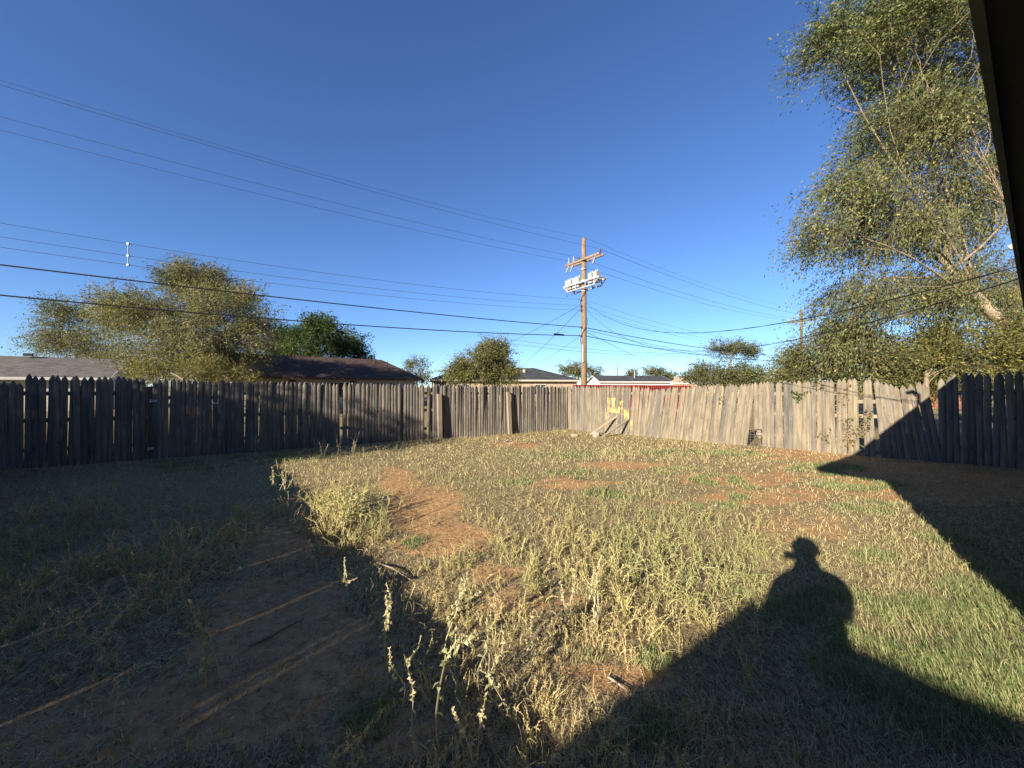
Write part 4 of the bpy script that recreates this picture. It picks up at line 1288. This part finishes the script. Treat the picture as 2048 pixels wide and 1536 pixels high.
# ------------------------------------------------------------------ small things by the fence
def stick(label, pts, r0, r1, name='branch', mat='bark', side=None):
    pts = np.asarray(pts, float)
    b = Vector(pts[0])
    mb = MB().tube(pts - np.array(b), np.linspace(r0, r1, len(pts)), 6)
    if side is not None: mb.tube(np.asarray(side, float) - np.array(b), [r1 * 1.1, r1 * .5], 5)
    return tag(mb.build(name, M[mat], None, loc=b), label, 'branch', None)


def gp(u, v, dz_=0.0):
    y_ = CAM_H * F / (v - HZ)
    for _ in range(4):
        zg = float(gz((u - 1024) / F * y_, y_)) + dz_
        y_ = (CAM_H - zg) * F / (v - HZ)
    return ((u - 1024) / F * y_, y_, zg)


a_, b_, c_ = gp(1008, 882, .03), gp(1016, 887, .02), gp(1030, 888, .04)
stick('crooked fallen branch lying in the grass before the back fence', [a_, b_, c_], .025, .012, side=[b_, (b_[0] + .25, b_[1] - .2, b_[2] + .10)])
a_, b_ = gp(1102, 879, .02), gp(1130, 873, .06)
stick('pale straight stick lying in the grass near the corner', [a_, b_], .022, .016, mat='bark_pale')
a_, b_ = gp(755, 1124, .01), gp(822, 1158, .03)
stick('thin dry stick lying across the bare soil', [a_, ((a_[0] + b_[0]) / 2, (a_[1] + b_[1]) / 2, a_[2] + .03), b_], .008, .005)
a_, b_ = gp(1215, 1350, .01), gp(1258, 1380, .02)
stick('short pale stick on the soil at the roof shadow edge', [a_, b_], .007, .004, mat='bark_pale')
a_, b_ = gp(500, 1290, .01), gp(610, 1235, .02)
stick('thin dark stick on the shaded soil path', [a_, b_], .009, .005)

# two stakes leaning against the painted panel
for (u0, v0, u1, v1, lab) in ((1180, 869, 1234, 834, 'grey wooden stake leaning on the painted fence, farther one'), (1204, 874, 1259, 838, 'grey wooden stake leaning on the painted fence, nearer one')):
    q = right_line(u1) + yn * .05
    top = Vector((q[0], q[1], CAM_H + q[1] * (HZ - v1) / F))
    bot = Vector(gp(u0, v0, 0))
    st = board('wooden_stake', bot, top, .07, .03, M['post'], None, (*yn, .3))
    tag(st, lab, 'stake', 'stakes leaning on the fence')

# concrete chunks
def chunk(label, u, v, s, seed):
    r = np.random.default_rng(seed)
    x_, y_, z_ = gp(u, v)
    P = []
    for zz_ in (0, .55, 1):
        for k in range(7):
            th = k * 2 * math.pi / 7 + r.normal(0, .12)
            q = (1.0, 1.05, .72)[int(zz_ * 2 + .1) if zz_ != .55 else 1] * r.uniform(.82, 1.1)
            P.append((math.cos(th) * s[0] * q / 2, math.sin(th) * s[1] * q / 2, s[2] * zz_ + r.normal(0, .012)))
    P.append((0, 0, s[2] * 1.04))
    Q = [(i * 7 + k, i * 7 + (k + 1) % 7, (i + 1) * 7 + (k + 1) % 7, (i + 1) * 7 + k) for i in range(2) for k in range(7)]
    T = [(14 + k, 14 + (k + 1) % 7, 21) for k in range(7)]
    o = MB().add(P, Q, T).build('concrete_chunk', M['stone'], None, loc=(x_, y_, z_ - .02))
    return tag(o, label, 'stone', 'pale chunks near the corner')


chunk('flat pale concrete chunk in the grass below the pole', 1149, 872, (.28, .2, .1), 1)
chunk('upright pale concrete chunk at the foot of the nearer stake', 1192, 873, (.26, .22, .2), 2)

# wire mesh over the hole in the fence
q = right_line(1522) + yn * .05
tv = np.array([.69, -.724])
wmp = empty('wire_mesh_panel', (q[0], q[1], float(gz(*q))), 'rusty wire grid panel covering the hole under the fence', 'wire mesh')
wmp.rotation_euler = (R(-6), 0, math.atan2(tv[1], tv[0]))
for k in range(9):
    x_ = -.34 + k * .085
    MB().tube([(x_, 0, .0), (x_, 0, .58)], .0045, 5).build('wire', M['rust'], wmp)
for k in range(8):
    z_ = .03 + k * .075
    MB().tube([(-.36, -.005, z_), (.36, -.005, z_)], .0045, 5).build('wire', M['rust'], wmp)

# vines on the right-hand fence
def vine(label, u, v0, v1, n_stem, n_leaf, spread_, leaf, seed, cols, off=.07):
    r = np.random.default_rng(seed)
    q = right_line(u) + yn * off
    zt, zb = CAM_H + q[1] * (HZ - v0) / F, CAM_H + q[1] * (HZ - v1) / F
    root = empty('vine_plant', (q[0], q[1], zb), label, 'vine', 'vines on the tan fence')
    st = MB(); L = []; Dd = []
    for s_ in range(n_stem):
        t = np.linspace(0, 1, 10)
        lat = (r.uniform(-1, 1) * spread_) * t + np.sin(t * r.uniform(4, 9)) * .05
        P = np.stack([tv[0] * lat + yn[0] * .03 * np.sin(t * 7), tv[1] * lat + yn[1] * .03 * np.sin(t * 7), (zt - zb) * t * r.uniform(.6, 1)], -1)
        st.tube(P, np.linspace(.006, .003, 10), 5, False)
        for _ in range(n_leaf // n_stem):
            i = r.integers(2, 10)
            L.append(P[i] + r.normal(0, .03, 3)); Dd.append([*(yn * r.uniform(0, 1) + tv * r.normal()), -r.uniform(.1, 1.2)])
    st.build('stem', M['bark'], root)
    c = np.array(cols[0]) + (np.array(cols[1]) - np.array(cols[0])) * r.random((len(L), 1))
    V, Fq, CC_ = leaves_np(np.array(L), np.array(Dd), leaf * r.uniform(.6, 1.3, len(L)), c, .6)
    link('leaves', mesh_np('leaves', V, [Fq], CC_), M['leaf'], root)


GR = [(.03, .06, .015), (.10, .14, .04)]
DR = [(.16, .10, .05), (.34, .25, .13)]
vine('small green vine spray hanging on the upright panel near its points', 1592, 776, 800, 3, 46, .35, .075, 1, GR)
vine('green vine tuft draped over the points of the upright panel', 1640, 757, 776, 2, 26, .12, .08, 2, GR)
vine('dark thin vine sprig low on the upright panel', 1655, 862, 892, 2, 24, .12, .06, 3, GR, .05)
vine('dry brown climbing vine in the gap beside the broken panel', 1694, 766, 912, 5, 150, .12, .075, 4, DR, .02)
vine('tangled half-dry vine across the broken panel edge', 1712, 812, 880, 5, 90, .35, .075, 5, [(.12, .10, .05), (.22, .2, .09)], .09)
vine('little vine sprig on the leaning panel', 1447, 788, 806, 2, 16, .15, .06, 6, GR)
vine('leafy green vine low beside the wire grid', 1516, 868, 897, 4, 60, .25, .06, 7, [(.08, .09, .03), (.2, .2, .08)], .02)

# ------------------------------------------------------------------ the photographer, known from the shadow on the grass
def person():
    root = empty('person', (0, -.175, 0), 'person in dark jacket and cap holding up a phone, seen as a shadow', 'person')
    J = {'pelvis': ((0, 0, .96), .155), 'waist': ((0, 0, 1.12), .17), 'chest': ((0, .01, 1.34), .185), 'collar': ((0, 0, 1.47), .11), 'neck': ((0, .015, 1.54), .075), 'head0': ((0, .03, 1.62), .09), 'head1': ((0, .03, 1.70), .098), 'crown': ((0, .015, 1.76), .065)}
    E_ = [('pelvis', 'waist'), ('waist', 'chest'), ('chest', 'collar'), ('collar', 'neck'), ('neck', 'head0'), ('head0', 'head1'), ('head1', 'crown')]
    J['lsh'] = ((-.22, 0, 1.43), .088); J['lel'] = ((-.33, -.03, 1.17), .068); J['lwr'] = ((-.22, .06, 1.00), .045); J['lha'] = ((-.17, .12, .975), .036)
    J['rsh'] = ((.22, 0, 1.43), .088); J['rel'] = ((.31, .09, 1.20), .062); J['rwr'] = ((.09, .135, 1.48), .038); J['rha'] = ((.06, .135, 1.55), .034)
    for s, n in ((-1, 'l'), (1, 'r')):
        J[n + 'hip'] = ((s * .10, 0, .90), .10); J[n + 'kn'] = ((s * .12, .015, .50), .072); J[n + 'an'] = ((s * .13, -.01, .09), .048); J[n + 'toe'] = ((s * .15, .17, .035), .036)
        E_ += [('collar', n + 'sh'), (n + 'sh', n + 'el'), (n + 'el', n + 'wr'), (n + 'wr', n + 'ha'), ('pelvis', n + 'hip'), (n + 'hip', n + 'kn'), (n + 'kn', n + 'an'), (n + 'an', n + 'toe')]
    names = list(J)
    me = bpy.data.meshes.new('body')
    me.from_pydata([J[k][0] for k in names], [(names.index(a), names.index(b)) for a, b in E_], [])
    me.materials.append(M['cloth'])
    o = bpy.data.objects.new('body', me); C.objects.link(o); o.parent = root
    o.modifiers.new('skin', 'SKIN')
    for v_, k in zip(me.skin_vertices[0].data, names):
        v_.radius = (J[k][1], J[k][1]); v_.use_root = (k == 'pelvis')
    sb_ = o.modifiers.new('smooth', 'SUBSURF'); sb_.levels = 2; sb_.render_levels = 2
    for f in range(4):                                   # right hand: fingers behind the phone, thumb below it
        fx = .075 - f * .021
        MB().tube([(fx, .125, 1.555), (fx - .004, .128, 1.60), (fx - .008, .140, 1.635 - .006 * abs(f - 1.4))], [.0095, .009, .007], 6).build('finger', M['skin'], root)
    MB().tube([(.085, .14, 1.545), (.07, .165, 1.555), (.03, .168, 1.562)], [.011, .010, .008], 6).build('thumb', M['skin'], root)
    for f in range(4):
        MB().tube([(-.165 + f * .016, .165, .975), (-.155 + f * .016, .195, .955), (-.150 + f * .016, .195, .925)], [.0095, .009, .007], 6).build('finger', M['skin'], root)
    MB().tube([(-.185, .15, .985), (-.195, .185, .975), (-.185, .21, .965)], [.010, .009, .008], 6).build('thumb', M['skin'], root)
    th = np.linspace(0, 1, 5)
    MB().tube([(0, .02, 1.69), (0, .02, 1.75), (0, .015, 1.80), (0, .01, 1.82)], [.112, .109, .075, .02], 14).box((0, .105, 1.70), (.15, .06, .012)).build('cap', M['cloth'], root)
    return root


person()
ph = MB().box((-.03, -.020, CAM_H - .012), (.155, .008, .075)).build('mobile_phone', M['dark_trim'], None)
tag(ph, 'dark mobile phone held up sideways by the person', 'phone')
